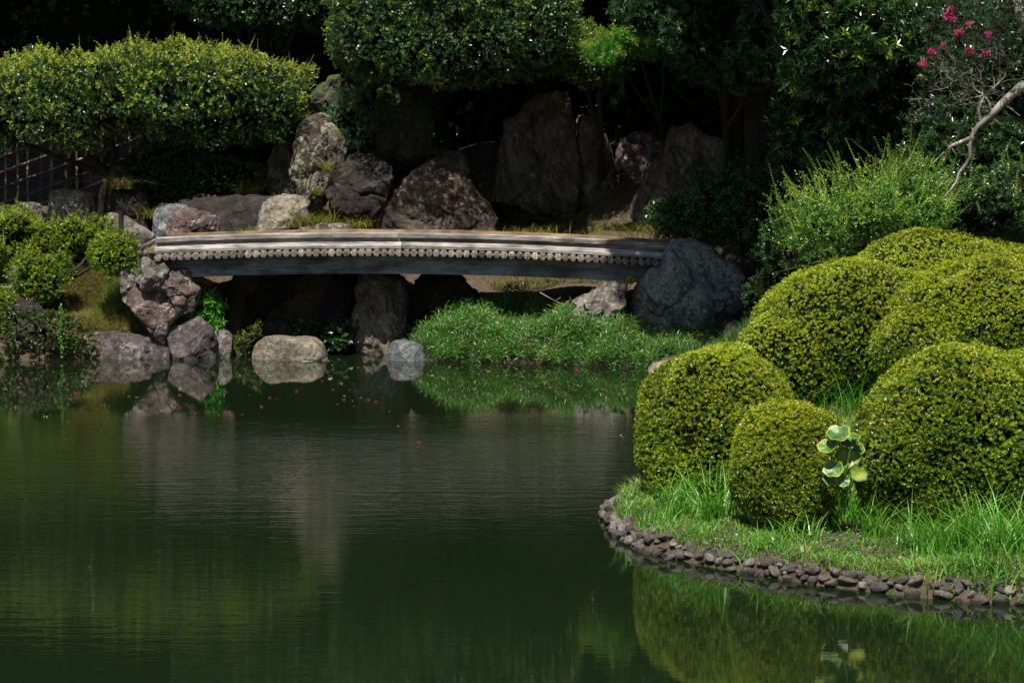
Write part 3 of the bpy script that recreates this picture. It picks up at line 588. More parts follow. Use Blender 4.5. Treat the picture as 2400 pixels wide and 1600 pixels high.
# edging stones of the near shore: every stone is a thing, sharing a few shapes
def stone_mesh(seed):
    r = np.random.default_rng(seed); th = np.linspace(0, math.pi, 9); ph = np.linspace(0, 2*math.pi, 15)[:-1]
    T, Ph = np.meshgrid(th, ph, indexing='ij'); V = np.stack([np.sin(T)*np.cos(Ph), np.sin(T)*np.sin(Ph), np.cos(T)], -1).reshape(-1, 3)
    for k in range(9):
        n = nrm(r.normal(size=3)); d = V @ n; s = r.uniform(.55, .85); V = V - np.outer(np.maximum(d - s, 0), n)
    V *= (1 + .10 * fbm(V * 1.6 + seed, seed, 3))[:, None]
    Fq = [(i*14+j, (i+1)*14+j, (i+1)*14+(j+1)%14, i*14+(j+1)%14) for i in range(8) for j in range(14)]
    return V, np.array(Fq)
SM = []
for k in range(9):
    V, Fq = stone_mesh(k + 40); me = bpy.data.meshes.new('edging_stone_mesh'); me.from_pydata(V.tolist(), [], Fq.tolist()); me.materials.append(M['pebble'])
    me.polygons.foreach_set("use_smooth", np.full(len(me.polygons), True)); me.validate(); SM.append(me)
seg = SHORE[17:26].copy(); seg[0] = seg[0] * .4 + seg[1] * .6
sl = np.r_[0, np.cumsum(np.linalg.norm(np.diff(seg, axis=0), axis=1))]; r = np.random.default_rng(3); cnt = 0
rows = [(-.015, .0, 1.1), (.045, .0, 1.0), (.10, .0, .9), (.15, .0, .8)]
for ri, (off, hz, szf) in enumerate(rows):
    s = r.uniform(0, .1)
    while s < sl[-1]:
        x = np.interp(s, sl, seg[:, 0]); y = np.interp(s, sl, seg[:, 1]); x2 = np.interp(s + .05, sl, seg[:, 0]); y2 = np.interp(s + .05, sl, seg[:, 1])
        tx, ty = x2 - x, y2 - y; l = math.hypot(tx, ty) or 1; nx_, ny_ = -ty / l, tx / l
        if shore_dist(np.array([x + nx_ * .1]), np.array([y + ny_ * .1]))[0] < 0: nx_, ny_ = -nx_, -ny_
        w = .85 * r.choice([r.uniform(.035, .06), r.uniform(.055, .09), r.uniform(.08, .12)]) * szf; o_ = off + r.normal(0, .018)
        if not (ri >= 2 and r.random() < (.25 if ri == 2 else .6)):
            o = bpy.data.objects.new('edging_stone', SM[int(r.integers(9))]); scene.collection.objects.link(o)
            o.location = (x + nx_ * o_, y + ny_ * o_, max(G(x + nx_ * o_, y + ny_ * o_), 0) + .006 + r.normal(0, .010)); o.scale = (w, w * r.uniform(.55, .95), w * r.uniform(.35, .7))
            o.rotation_euler = (r.normal(0, .3), r.normal(0, .3), math.atan2(ty, tx) + r.normal(0, .5))
            tag(o, 'small rounded grey brown stone in the edging of the near grassy shore', 'stone', 'edging stones along the near shore'); cnt += 1
        s += w * r.uniform(1.45, 1.75) * (1.0 if ri < 3 else 1.4)
print('edging stones', cnt)
me = SM[2].copy(); me.materials.clear(); me.materials.append(M['white_stone'])
for (px, py, Y, lb, w) in ((1968, 1358, 23.4, 'round white stone set among the grey edging stones', .045), (1512, 1255, 26.05, 'blocky pale grey stone high in the edging near its tip', .075)):
    o = bpy.data.objects.new('white_stone', me); scene.collection.objects.link(o); p = W(px, py, Y - .12)
    o.location = tuple(p); o.scale = (w, w, w); tag(o, lb, 'stone')

# ================================================================== FENCES
fy = 51.5
fence = thing('lattice_fence', tuple(W(150, 470, fy)), 'brown bamboo lattice fence climbing to the right under the left hedge', 'fence')
for i, fx in enumerate((12, 40, 65, 96, 117, 123, 153, 179, 215, 241, 272, 301, 330, -18)):
    top = 300 - .1 * max(0, fx - 100); bot = 492 - .36 * fx + 12
    mb = MB(); rr = np.random.default_rng(i); a = W(fx + rr.normal(0, 1.5), top, fy); b = W(fx + 2 + rr.normal(0, 1.5), bot + 25, fy)
    mb.tube([a, (a + b) / 2 + rr.normal(0, .01, 3), b], .030 if i in (4, 5) else .024, 7); mb.obj('post', M['bamboo'], fence, smooth=True)
for k, y0 in enumerate((369, 404, 441, 478, 512)):
    mb = MB(); mb.tube([W(-40, y0 + 14, fy - .05), W(150, y0 - 54, fy - .05), W(335, y0 - 121, fy - .05)], .024, 7); mb.obj('rail', M['bamboo'], fence, smooth=True)
fy = 46.5
fence = thing('low_fence', tuple(W(200, 548, fy)), 'low fence of short round brown posts and rails behind the clipped shrub', 'fence')
for fx, t in ((89, 512), (125, 512), (165, 512), (206, 511), (238, 512), (274, 522)):
    mb = MB(); a = W(fx, t, fy); b = W(fx, 640, fy); mb.tube([b, (a + b) / 2, a], .024, 8); mb.obj('post', M['bamboo'], fence, smooth=True)
for y0, a0, b0 in ((545, 85, 277), (618, 160, 275)):
    mb = MB(); mb.tube([W(a0, y0, fy - .04), W((a0 + b0) / 2, y0 + .5, fy - .04), W(b0, y0, fy - .04)], .019, 8); mb.obj('rail', M['bamboo'], fence, smooth=True)
mb = MB(); a = W(284, 494, 46.25); b = W(284, 640, 46.25); mb.tube([b, b * .4 + a * .6, a + (b - a) * .03, a], (.046, .045, .045, .043), 12)
o = mb.obj('fence_post', M['black_wood'], None, smooth=False); tag(o, 'stout blackened wooden post in front of the pale wrinkled boulder', 'post')

# ================================================================== PLANTS
def B(px, py, Y, rx, ry, dep, p=2.3):
    c = W(px, py, Y); return (c[0], c[1], c[2], rx * SC(Y), dep, ry * SC(Y), p)
def plant(name, label, cat, blobs, n, mats, seed, group=None, core=.86, corenoise=.1, noise_=.12, ns=1.6, trunk=None, tr=.09, parts=('foliage', 'trunk'), shoots=0, shoot_kw={}, only=None, gaps=None, gapsc=3.5, limbs=0, **kw):
    r = np.random.default_rng(seed); bx = blobs[0]
    base = (bx[0], bx[1], 0) if trunk is None else (trunk[0], trunk[1], 0)
    base = (base[0], base[1], max(G(base[0], base[1]), 0))
    t = thing(name, base, label, cat, group)
    P, N = blob_surface(blobs, n, r, noise_, ns, seed=seed)
    if gaps:
        v = vnoise(P * gapsc, seed + 4) + .5 * vnoise(P * gapsc * 2.3, seed + 8); k = v > gaps - .35 * r.random(len(P)); P, N = P[k], N[k]
    if only is not None: k = only(P); P, N = P[k], N[k]
    mb = MB(); sprigs(mb, P, N, r, **kw)
    if shoots:
        k = r.choice(len(P), shoots); top = P[k][:, 2] > np.median(P[:, 2]); k = k[top | (r.random(shoots) < shoot_kw.get('side', .2))]
        long_shoots(mb, P[k], N[k], r, **{a: b for a, b in shoot_kw.items() if a != 'side'})
    mb.obj(parts[0], [M[m] for m in mats[:2]], t)
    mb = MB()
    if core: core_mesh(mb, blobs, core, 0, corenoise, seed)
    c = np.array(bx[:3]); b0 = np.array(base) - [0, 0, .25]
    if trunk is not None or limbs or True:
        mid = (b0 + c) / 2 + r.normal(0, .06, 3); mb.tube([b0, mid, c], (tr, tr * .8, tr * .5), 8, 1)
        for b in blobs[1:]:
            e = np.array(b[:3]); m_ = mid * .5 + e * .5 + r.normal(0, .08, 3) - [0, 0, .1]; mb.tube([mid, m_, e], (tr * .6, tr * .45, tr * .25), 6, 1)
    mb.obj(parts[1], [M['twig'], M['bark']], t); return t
def long_shoots(mb, P, D, r, length=.25, up=1.0, L=.035, Wd=.014, step=.03, jit=.35, mi=1, stem_r=.0025, bend=.2):
    ax = nrm(D * .7 + np.array([0, 0, up]) + r.normal(0, jit, P.shape)); ln = length * r.uniform(.35, 1.25, len(P)); k = int(length * 1.25 / step)
    bd = r.normal(0, bend, P.shape)
    for s in range(k):
        d = (s + .5) * step; sel = np.nonzero(ln > d)[0]
        if len(sel) == 0: break
        tt = (d / length); pos = P[sel] + ax[sel] * d + bd[sel] * d * tt
        ph = r.random(len(sel)) * 6.28; rad = nrm(np.cross(ax[sel], np.stack([np.cos(ph), np.sin(ph), .2 + 0 * ph], 1)))
        for sg in (-1, 1):
            Dl = nrm(ax[sel] * .7 + rad * sg); V, Fq = leaves(pos, Dl, nrm(ax[sel] + rad * .2), L * r.uniform(.6, 1.1, len(sel)) * (1 - .35 * tt), Wd * (1 - .3 * tt), .2, .1)
            mb.add(V, Fq, mi)
    # the woody axis, a thin three-sided strip
    sd_ = nrm(np.cross(ax, [0.3, 1, .1])) * stem_r; tip = P + ax * ln[:, None] + bd * (ln * ln / length)[:, None]
    V = np.stack([P - sd_, P + sd_, tip + sd_ * .3, tip - sd_ * .3], 1).reshape(-1, 3)
    mb.add(V, np.arange(len(P) * 4).reshape(-1, 4), mi)

# --- clipped azalea mounds of the near shore
az = dict(nl=7, L=.0275, Wd=.0118, up=.4, jit=.55, depth=.032, stem=.022, young=.62, spread=1.0, core=.91, corenoise=.03, noise_=.075, ns=2.2, gaps=-.75, gapsc=5, parts=('foliage', 'branches'), tr=.04)
AZ = [
 ([B(1681, 1016, 27.1, 186, 206, .82, 2.15), B(1620, 1065, 27.0, 120, 150, .6, 2.3), B(1750, 1000, 27.4, 118, 150, .75, 2.1)], 13000, 'rounded azalea mound at the tip of the near shore, leftmost of the clipped mounds', 51),
 ([B(1850, 1098, 24.95, 134, 152, .52, 2.2), B(1905, 1085, 25.1, 90, 125, .45, 2.2)], 8200, 'smallest clipped azalea mound, between the leftmost one and the big leaved plant', 52),
 ([B(2262, 1050, 25.1, 255, 238, .92, 2.2), B(2420, 1045, 25.3, 190, 230, .9, 2.2), B(2130, 1095, 24.9, 125, 160, .6, 2.2)], 16500, 'big dark green azalea mound nearest the camera at the right edge', 53),
 ([B(2010, 790, 31.3, 235, 180, 1.1, 2.0), B(1850, 850, 31.0, 128, 122, .8, 2.0), B(1890, 770, 31.6, 130, 110, .9, 2.0), B(1950, 725, 32.2, 150, 110, .9, 2.0), B(2120, 790, 31.6, 190, 165, 1.0, 2.0)], 15500, 'wide azalea mound sloping down to the left behind the leftmost mound', 54),
 ([B(2345, 775, 30.2, 265, 168, 1.1, 2.0), B(2190, 815, 30.0, 150, 105, .8, 2.0), B(2460, 750, 30.6, 170, 150, 1.0, 2.1)], 14500, 'azalea mound above the big dark green one, reaching the right edge', 55),
 ([B(2195, 700, 33.8, 240, 160, 1.2, 2.0), B(2340, 690, 33.9, 130, 120, 1.0, 2.0), B(2060, 720, 33.6, 130, 105, .9, 2.0)], 12000, 'highest and yellowest azalea mound at the top of the slope', 56),
]
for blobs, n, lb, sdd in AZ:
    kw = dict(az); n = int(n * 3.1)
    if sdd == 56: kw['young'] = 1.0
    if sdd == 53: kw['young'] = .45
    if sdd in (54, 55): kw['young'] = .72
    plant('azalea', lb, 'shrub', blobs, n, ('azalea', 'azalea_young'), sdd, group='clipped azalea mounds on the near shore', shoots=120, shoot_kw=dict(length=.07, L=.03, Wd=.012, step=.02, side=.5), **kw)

# --- hedge like trees over the far bank
hd = dict(nl=7, L=.052, Wd=.023, up=.3, jit=.75, depth=.17, stem=.085, young=.38, young_len=1.5, spread=.95)
hb = [B(60, 237, 49.5, 210, 84, 1.5, 3.4), B(250, 222, 49.4, 200, 97, 1.5, 3.4), B(430, 216, 49.4, 190, 95, 1.5, 3.2), B(595, 220, 49.4, 128, 92, 1.3, 2.8), B(-150, 230, 49.6, 180, 98, 1.5, 3)]
plant('hedge_tree', 'long flat clipped hedge tree with yellow green shoots at the upper left', 'tree', hb, 38000, ('hedge', 'hedge_young'), 61, gaps=-.12, gapsc=4.5, core=.72, noise_=.30, ns=1.6,
      trunk=(-6.0, 50.2), tr=.12, parts=('crown', 'trunk'), shoots=700, shoot_kw=dict(length=.22, L=.038, Wd=.018, step=.03, up=.9, side=.25), **hd)
t1 = [B(930, 55, 48.4, 150, 132, 1.7, 3), B(1080, 40, 48.35, 200, 150, 1.8, 3.1), B(1240, 50, 48.4, 112, 122, 1.7, 2.8), B(850, 35, 48.5, 70, 125, 1.4, 2.4), B(1080, -140, 50.0, 290, 140, 2.1, 2.8)]
h2 = dict(hd); h2.update(young=.34, L=.049, Wd=.023)
plant('hedge_tree', 'central clipped tree crown hanging over the standing rocks', 'tree', t1, 36000, ('canopy', 'canopy_young'), 62, gaps=-.15, gapsc=4.5, core=.76, noise_=.16, ns=1.4,
      trunk=(-.9, 52.6), tr=.10, parts=('crown', 'trunk'), shoots=260, shoot_kw=dict(length=.2, L=.036, Wd=.017, step=.03, up=.6, side=1), **h2)
plant('hedge_tree', 'small crown with bright tips right of the central clipped crown', 'tree', [B(1400, 135, 49.0, 78, 58, .7, 2.4), B(1345, 110, 49.4, 60, 55, .7, 2.3)], 6000, ('canopy', 'canopy_young'), 63, core=.8, noise_=.2, ns=2,
      trunk=(1.7, 51.0), tr=.07, parts=('crown', 'trunk'), shoots=120, shoot_kw=dict(length=.18, L=.036, Wd=.017, step=.03, up=.5, side=1), **h2)
plant('maple', 'feathery branch lit bright yellow green above the dark rocks', 'tree', [B(1490, 95, 47.4, 75, 26, .5, 2.1), B(1555, 50, 47.6, 60, 30, .5, 2), B(1435, 118, 47.3, 60, 18, .4, 2)], 2600, ('bright', 'yellowleaf'), 64, core=0, noise_=.25, ns=3,
      trunk=(3.2, 51.5), tr=.05, parts=('crown', 'trunk'), nl=7, L=.07, Wd=.018, up=.0, jit=.6, depth=.10, stem=.1, young=.35, spread=1.1)
plant('hedge_tree', 'shaded clipped crown at the top edge between the two lit hedges', 'tree', [B(610, -10, 51.0, 190, 66, 1.0, 2.6), B(500, -30, 51.0, 120, 60, 1, 2.4), B(720, 0, 50.6, 90, 60, .8, 2.4)], 13000, ('canopy', 'canopy_young'), 65, core=.82, noise_=.2, ns=1.6,
      trunk=(-4.6, 52.5), tr=.1, parts=('crown', 'trunk'), **{**h2, 'young': .1})
plant('hedge_tree', 'shaded leafy tail hanging at the left end of the central crown', 'tree', [B(835, 130, 49.6, 55, 62, .5, 2.1), B(880, 165, 49.5, 45, 38, .4, 2)], 1900, ('canopy', 'canopy_young'), 66, core=.75, noise_=.25, ns=2.4,
      trunk=(-2.5, 51.2), tr=.05, parts=('crown', 'trunk'), **{**h2, 'young': .15})

# --- glossy leaved trees at the right
gl = dict(nl=9, L=.125, Wd=.036, up=.25, jit=.7, depth=.16, stem=.05, young=.18, spread=1.15, droop=.12)
plant('glossy_tree', 'dark evergreen tree with rosettes of long glossy leaves, sunlit near its top', 'tree',
      [B(1960, 60, 41.2, 150, 170, 1.3, 2.4), B(1940, 260, 42.5, 135, 130, 1.1, 2.2), B(2060, 320, 42.8, 140, 110, 1.0, 2.2), B(2100, 100, 42.8, 130, 170, 1.2, 2.2), B(1830, 40, 43.2, 100, 120, 1.0, 2.2), (2.8, 41.2, 8.8, 2.1, 2.0, 1.5, 2.4)],
      10000, ('glossy', 'glossy_young'), 71, core=.78, noise_=.28, ns=1.3, trunk=(5.6, 44.0), tr=.13, parts=('crown', 'trunk'), **gl)
plant('glossy_tree', 'shaded evergreen tree behind the crape myrtle at the upper right', 'tree',
      [B(2280, 150, 41.5, 170, 190, 1.2, 2.3), B(2300, 350, 41.0, 170, 110, 1.0, 2.2), B(2160, 400, 41.4, 110, 80, .9, 2.1)],
      5000, ('dark', 'dark_young'), 72, core=.8, noise_=.28, ns=1.3, trunk=(7.6, 43.0), tr=.13, parts=('crown', 'trunk'), **{**gl, 'L': .09, 'Wd': .03, 'young': .1})
plant('evergreen_tree', 'dark drooping evergreen between the bright branch and the glossy tree', 'tree',
      [B(1700, 90, 46.5, 150, 110, 1.2, 2.2), B(1620, 20, 47.5, 190, 110, 1.2, 2.2), B(1760, 150, 45.5, 80, 70, .8, 2)],
      4600, ('dark', 'dark_young'), 73, core=.8, noise_=.28, ns=1.4, trunk=(4.2, 50.0), tr=.12, parts=('crown', 'trunk'), **{**gl, 'L': .10, 'Wd': .028, 'young': .12})

# --- shrubs
lo = dict(nl=7, L=.042, Wd=.019, up=.4, jit=.8, depth=.12, stem=.07, young=.22, young_len=1.4, spread=1)
plant('loose_shrub', 'sunlit loose shrub with long shoots reaching up to the left above the azaleas', 'shrub',
      [B(2030, 500, 36.4, 150, 72, .75, 2.1), B(2120, 470, 36.8, 110, 80, .7, 2.1), B(1930, 530, 36.3, 90, 48, .5, 2.1)], 4600, ('shrub', 'shrub_young'), 74, core=.4, noise_=.5, ns=2.6,
      trunk=(5.2, 36.6), tr=.03, parts=('foliage', 'branches'), shoots=420, shoot_kw=dict(length=.42, L=.036, Wd=.016, step=.03, up=.9, jit=.5, side=.5), **{**lo, 'stem': .11, 'depth': .16})
plant('dark_shrub', 'darker shrub behind the highest azalea at the right edge', 'shrub',
      [B(2290, 480, 37.6, 150, 80, .7, 2.1), B(2400, 470, 37.8, 100, 90, .7, 2.1), B(2200, 500, 37.4, 70, 60, .5, 2.1)], 8000, ('canopy', 'shrub_young'), 75, core=.8, noise_=.25, ns=2.2,
      trunk=(6.6, 37.8), tr=.04, parts=('foliage', 'branches'), shoots=60, shoot_kw=dict(length=.35, L=.035, Wd=.016, step=.035, up=1.2), **{**lo, 'young': .06})
plant('dark_shrub', 'feathery dark shrub in shade hanging over the right end of the bridge', 'shrub',
      [B(1760, 480, 45.3, 150, 90, .7, 2.1), B(1650, 490, 45.6, 105, 50, .6, 2), B(1585, 515, 47.2, 60, 28, .4, 2), B(1780, 565, 44.9, 85, 55, .5, 2), B(1890, 420, 45.0, 110, 90, .8, 2)], 4200, ('dark', 'dark_young'), 76, core=.78, noise_=.3, ns=1.8,
      trunk=(4.4, 46.0), tr=.05, parts=('foliage', 'branches'), nl=9, L=.10, Wd=.024, up=.0, jit=.6, depth=.12, stem=.16, young=.25, spread=1.0, droop=.15)
plant('dark_shrub', 'low dark shrub in deep shade right of the huge blue grey boulder', 'shrub',
      [B(1880, 590, 41.5, 110, 90, .6, 2.1), B(1800, 690, 42.0, 60, 60, .5, 2), B(2000, 560, 40, 120, 90, .6, 2)], 2600, ('dark', 'dark'), 77, core=.8, noise_=.2, ns=2,
      trunk=(4.6, 42), tr=.04, parts=('foliage', 'branches'), **{**lo, 'young': 0})
plant('dark_shrub', 'low dark shrub in shade under the left hedge', 'shrub',
      [B(400, 400, 50.2, 110, 65, .6, 2.2), B(520, 420, 49.8, 100, 48, .6, 2.1), B(340, 440, 49.6, 60, 45, .4, 2)], 3600, ('dark', 'dark_young'), 78, core=.8, noise_=.2, ns=2,
      trunk=(-6.4, 50.4), tr=.04, parts=('foliage', 'branches'), **{**lo, 'young': .1})
plant('leafy_shrub', 'upright blue green shrub between the lichen spotted rock and the central crown', 'shrub',
      [B(835, 285, 48.9, 36, 62, .3, 2.1), B(855, 240, 48.9, 20, 42, .25, 2), B(800, 270, 48.9, 26, 32, .25, 2)], 760, ('bluegreen', 'bluegreen'), 79, core=.6, noise_=.2, ns=3,
      trunk=(-2.9, 49.0), tr=.02, parts=('foliage', 'branches'), shoots=30, shoot_kw=dict(length=.4, L=.04, Wd=.02, step=.035, up=.9, mi=0, side=.6), nl=8, L=.05, Wd=.022, up=.6, jit=.6, depth=.08, stem=.10, young=0, spread=1)
plant('clipped_shrub', 'cloud pruned shrub with rounded cushions over the left bank', 'shrub',
      [B(150, 553, 46.5, 104, 46, .5, 2.1), B(40, 548, 46.5, 92, 54, .5, 2.1), B(268, 592, 45.0, 60, 48, .4, 2.2), B(95, 642, 45.2, 66, 54, .42, 2.2), B(225, 553, 46.5, 60, 36, .35, 2.1), B(-40, 600, 45.6, 60, 80, .4, 2.1), B(-10, 740, 44.8, 60, 60, .35, 2.1)], 15000, ('azalea', 'azalea_young'), 80,
      core=.72, noise_=.16, ns=3, trunk=(-8.3, 45.4), tr=.06, parts=('foliage', 'trunk'), shoots=420, shoot_kw=dict(length=.20, L=.034, Wd=.016, step=.028, up=1.0), nl=7, L=.040, Wd=.018, up=.5, jit=.6, depth=.06, stem=.05, young=.22, spread=1)
plant('leafy_plant', 'bright green large leaved plant growing from the rocks under the left bridge end', 'plant',
      [B(478, 735, 44.95, 48, 30, .25, 2), B(505, 765, 44.9, 22, 38, .2, 2), B(490, 708, 45.0, 24, 20, .2, 2)], 190, ('bright', 'bright'), 81, core=0, noise_=.15, ns=3,
      trunk=(-5.2, 45.2), tr=.015, parts=('foliage', 'stem'), nl=7, L=.12, Wd=.042, up=.5, jit=.5, depth=.05, stem=.09, young=0, spread=1.1, droop=.2)
plant('leafy_plant', 'small yellow leaved plant between the craggy rock and the huge boulder', 'plant',
      [B(1478, 658, 44.3, 13, 14, .10, 2), B(1468, 672, 44.3, 14, 6, .08, 2)], 26, ('yellowleaf', 'yellowleaf'), 82, core=0, noise_=.1, trunk=(2.0, 44.6), tr=.008, parts=('foliage', 'stem'), nl=6, L=.06, Wd=.035, up=.4, jit=.6, depth=.03, stem=.05, young=0, spread=1.1)
plant('creeping_plant', 'yellow green creeping plant across the brown knobbly rock', 'plant',
      [B(372, 640, 45.15, 42, 9, .06, 2), B(440, 650, 45.1, 25, 7, .06, 2)], 46, ('yellowleaf', 'yellowleaf'), 83, core=0, noise_=.1, trunk=(-5.9, 45.3), tr=.006, parts=('foliage', 'stem'), nl=5, L=.04, Wd=.03, up=.2, jit=.8, depth=.02, stem=.05, young=0, spread=1.1)
plant('ivy', 'ivy and creepers covering the dark rocks at the left waterline', 'plant',
      [B(70, 780, 44.35, 100, 55, .3, 2.2), B(170, 795, 44.4, 40, 40, .25, 2), B(10, 800, 44.2, 40, 50, .3, 2)], 1300, ('ivy', 'ivy'), 84, core=0, noise_=.2, trunk=(-8.2, 44.6), tr=.01, parts=('foliage', 'stem'), nl=6, L=.05, Wd=.035, up=.0, jit=.9, depth=.05, stem=.06, young=0, spread=1.1)
mb = MB(); r = np.random.default_rng(11); n = 90; t_ = np.linspace(0, 1, n)
P = np.array([W(142 + 3 * math.sin(a * 9), 716 + 118 * a, 44.05) for a in t_]); mb.tube(P[::6], .004, 4)
V, Fq = leaves(P, nrm(r.normal(size=(n, 3)) + [0, -.6, -.3]), nrm(r.normal(size=(n, 3)) * .5 + [0, -1, .5]), .05, .035); mb.add(V, Fq, 0)
tag(mb.obj('hanging_vine', M['bright']), 'thin vine hanging straight down to the water at the left bank', 'vine')
plant('leafy_plant', 'dark broad leaved plant in shade right of the tan boulder', 'plant',
      [B(790, 790, 45.3, 35, 35, .25, 2), B(720, 770, 45.5, 40, 30, .25, 2)], 300, ('dark', 'dark_young'), 85, core=0, noise_=.15, ns=3, trunk=(-3.0, 45.6), tr=.01, parts=('foliage', 'stem'), nl=6, L=.07, Wd=.05, up=.4, jit=.7, depth=.06, stem=.06, young=.2, spread=1.1)
plant('leafy_plant', 'thin weedy plant at the waterline between the whitish and tan boulders', 'plant',
      [B(570, 800, 44.9, 26, 24, .2, 2), B(600, 780, 44.9, 16, 22, .15, 2)], 110, ('ivy', 'yellowleaf'), 86, core=0, noise_=.15, ns=3, trunk=(-4.6, 45.0), tr=.008, parts=('foliage', 'stem'), nl=7, L=.05, Wd=.018, up=.4, jit=.7, depth=.06, stem=.09, young=.3, spread=1.1)
plant('mossy_shrub', 'low moss green plants on the sunlit slope seen under the right part of the bridge', 'plant',
      [B(1240, 668, 47.4, 75, 24, .4, 2), B(1370, 652, 47.6, 70, 16, .4, 2)], 1500, ('grass_dry', 'azalea'), 87, core=0, noise_=.15, ns=3, trunk=(.3, 47.6), tr=.008, parts=('foliage', 'stem'), nl=6, L=.04, Wd=.012, up=.6, jit=.7, depth=.04, stem=.05, young=.5, spread=1.1)

# long free shoots of the loose shrub (a part of it) and its fellow below
def free_shoots(name, parent, starts, mats, seed, n_leaf=60, L=.045, Wd=.02):
    r = np.random.default_rng(seed); mb = MB()
    for (a, c_, b, Y) in starts:
        A = W(*a, Y); C = W(*c_, Y - .1); E = W(*b, Y - .15); t_ = np.linspace(0, 1, 14)[:, None]
        P = A * (1 - t_) ** 2 + C * 2 * t_ * (1 - t_) + E * t_ ** 2; mb.tube(P, np.linspace(.006, .002, 14), 4, 0)
        k = int(np.linalg.norm(E - A) / .022); tt = r.random(k)[:, None]
        Q = A * (1 - tt) ** 2 + C * 2 * tt * (1 - tt) + E * tt ** 2; D = nrm(E - A) * .6 + nrm(r.normal(size=(k, 3)))
        V, Fq = leaves(Q, nrm(D), nrm(r.normal(size=(k, 3)) + [0, 0, 1.5]), L * r.uniform(.5, 1.1, k), Wd, .2); mb.add(V, Fq, 1)
    return mb.obj(name, [M['bark'], M[mats]], parent)
ls = [o for o in scene.objects if o.name.startswith('loose_shrub')][0]
st = []; r = np.random.default_rng(12)
for a, b in (((1950,470),(1838,425)),((1960,500),(1795,492)),((1940,540),(1825,540)),((1980,455),(1880,420)),((2010,430),(1905,395)),((2010,440),(1955,400)),((2050,430),(2035,360)),((2080,420),(2085,350)),((2100,430),(2120,345)),((2150,430),(2145,362)),((2180,440),(2170,370)),((1990,440),(1920,405)),((2020,420),(2010,372)),((2070,420),(2135,375)),((1960,480),(1860,455)),((1930,520),(1840,515)),((2060,410),(2060,372)),((2120,420),(2180,372)),((1950,560),(1850,560))):
    st.append((a, ((a[0]+b[0])/2 + r.normal(0, 8), (a[1]+b[1])/2 - 8), b, 36.3))
free_shoots('shoots', ls, st, 'shrub_young', 13)
t = thing('twiggy_shrub', tuple(W(1850, 760, 32.2)), 'thin sparse twigs with tiny leaves poking out left of the wide azalea mound', 'shrub')
st = []
for a, b in (((1880,690),(1782,702)),((1900,680),(1800,672)),((1910,665),(1835,640)),((1930,640),(1875,620)),((1960,620),(1900,598)),((1970,610),(1945,590)),((1900,690),(1830,665)),((1950,620),(1962,600))):
    st.append((a, ((a[0]+b[0])/2, (a[1]+b[1])/2 - 6), b, 32.0))
free_shoots('twigs', t, st, 'shrub_young', 14, L=.03, Wd=.014)

# --- big leaved plant between the azaleas
bl = thing('big_leaf_plant', tuple(W(1975, 1185, 24.3)), 'plant with large round glossy leaves, some edged yellow, between two azalea mounds', 'plant')
def discleaf(px, py, Y, rad, nrm_, mat, seed):
    r = np.random.default_rng(seed); c = W(px, py, Y); n = nrm(np.array(nrm_, float)); u = nrm(np.cross(n, [0.1, .2, 1])); v = np.cross(n, u); k = 26
    V = [c - n * rad * .12]; rings = (.4, .84, 1.0)
    for s in rings:
        for j in range(k):
            a = j / k * 2 * math.pi; rr = rad * s * (1 + .05 * math.sin(a * 7 + seed) + .03 * math.sin(a * 13)) * (1 - .55 * math.exp(-((a - 4.7) / .16) ** 2))
            V.append(c + u * rr * math.cos(a) + v * rr * math.sin(a) * .9 + n * rad * (.16 * s * s * (.6 + .6 * math.sin(a * 2 + seed)) + .05 * math.sin(a * 5) * s - .12 * (1 - s)))
    Ft = [(0, 1 + j, 1 + (j + 1) % k) for j in range(k)]; Fq = [(1+i*k+j, 1+(i+1)*k+j, 1+(i+1)*k+(j+1)%k, 1+i*k+(j+1)%k) for i in range(2) for j in range(k)]
    o = build('leaf', np.array(V), [np.array(Fq), np.array(Ft)], [mat, my if mat is mg else mg], bl, midx=[0] * k + [1] * k + [0] * k, smooth=True)
    mb = MB(); b = np.array(ORIG[bl.name]) + [r.normal(0, .03), r.normal(0, .03), -.05]; mb.tube([c - n * rad * .1, (c + b) / 2 + [0, -.03, .03], b], .006, 5); mb.obj('stalk', M['shrub'], bl)
def bigleafmat(name, a, b):
    m, nt, p = newmat(name); g = ND(nt, "ShaderNodeTexCoord"); n = noise(nt, g.outputs['Object'], 7, 4); n2 = noise(nt, g.outputs['Object'], 30, 3)
    c = ramp(nt, n, [(.42, a), (.6, b)]); c = mixc(nt, 1.0, c, ramp(nt, n2, [(.3, .8), (.7, 1.15)]), 'MULTIPLY'); nt.links.new(c, p.inputs['Base Color']); p.inputs['Roughness'].default_value = .42
    nt.links.new(bump(nt, n2, .5, .015), p.inputs['Normal']); return m
mg = bigleafmat('big_leaf_green', (.025, .08, .010), (.09, .19, .02)); my = bigleafmat('big_leaf_yellow', (.14, .24, .02), (.28, .28, .03))
for i, (px, py, rad, nn, mt) in enumerate(((1965,1014,.115,(-.2,-.7,.8),mg),(1940,1044,.10,(-.4,-.6,.8),mg),(1985,1034,.085,(.2,-.6,.8),mg),(1988,1072,.115,(-.1,-.95,.45),my),(2012,1108,.095,(.3,-.9,.35),my),
        (1953,1098,.10,(-.3,-.8,.5),mg),(1950,1118,.085,(-.2,-.8,.2),mg),(2012,1050,.07,(.5,-.6,.6),mg),(2000,1020,.07,(.4,-.3,.9),mg),(1975,1125,.07,(.1,-.9,.2),mg))):
    discleaf(px, py, 24.15 + .03 * (i % 4), rad, nn, mt, i)

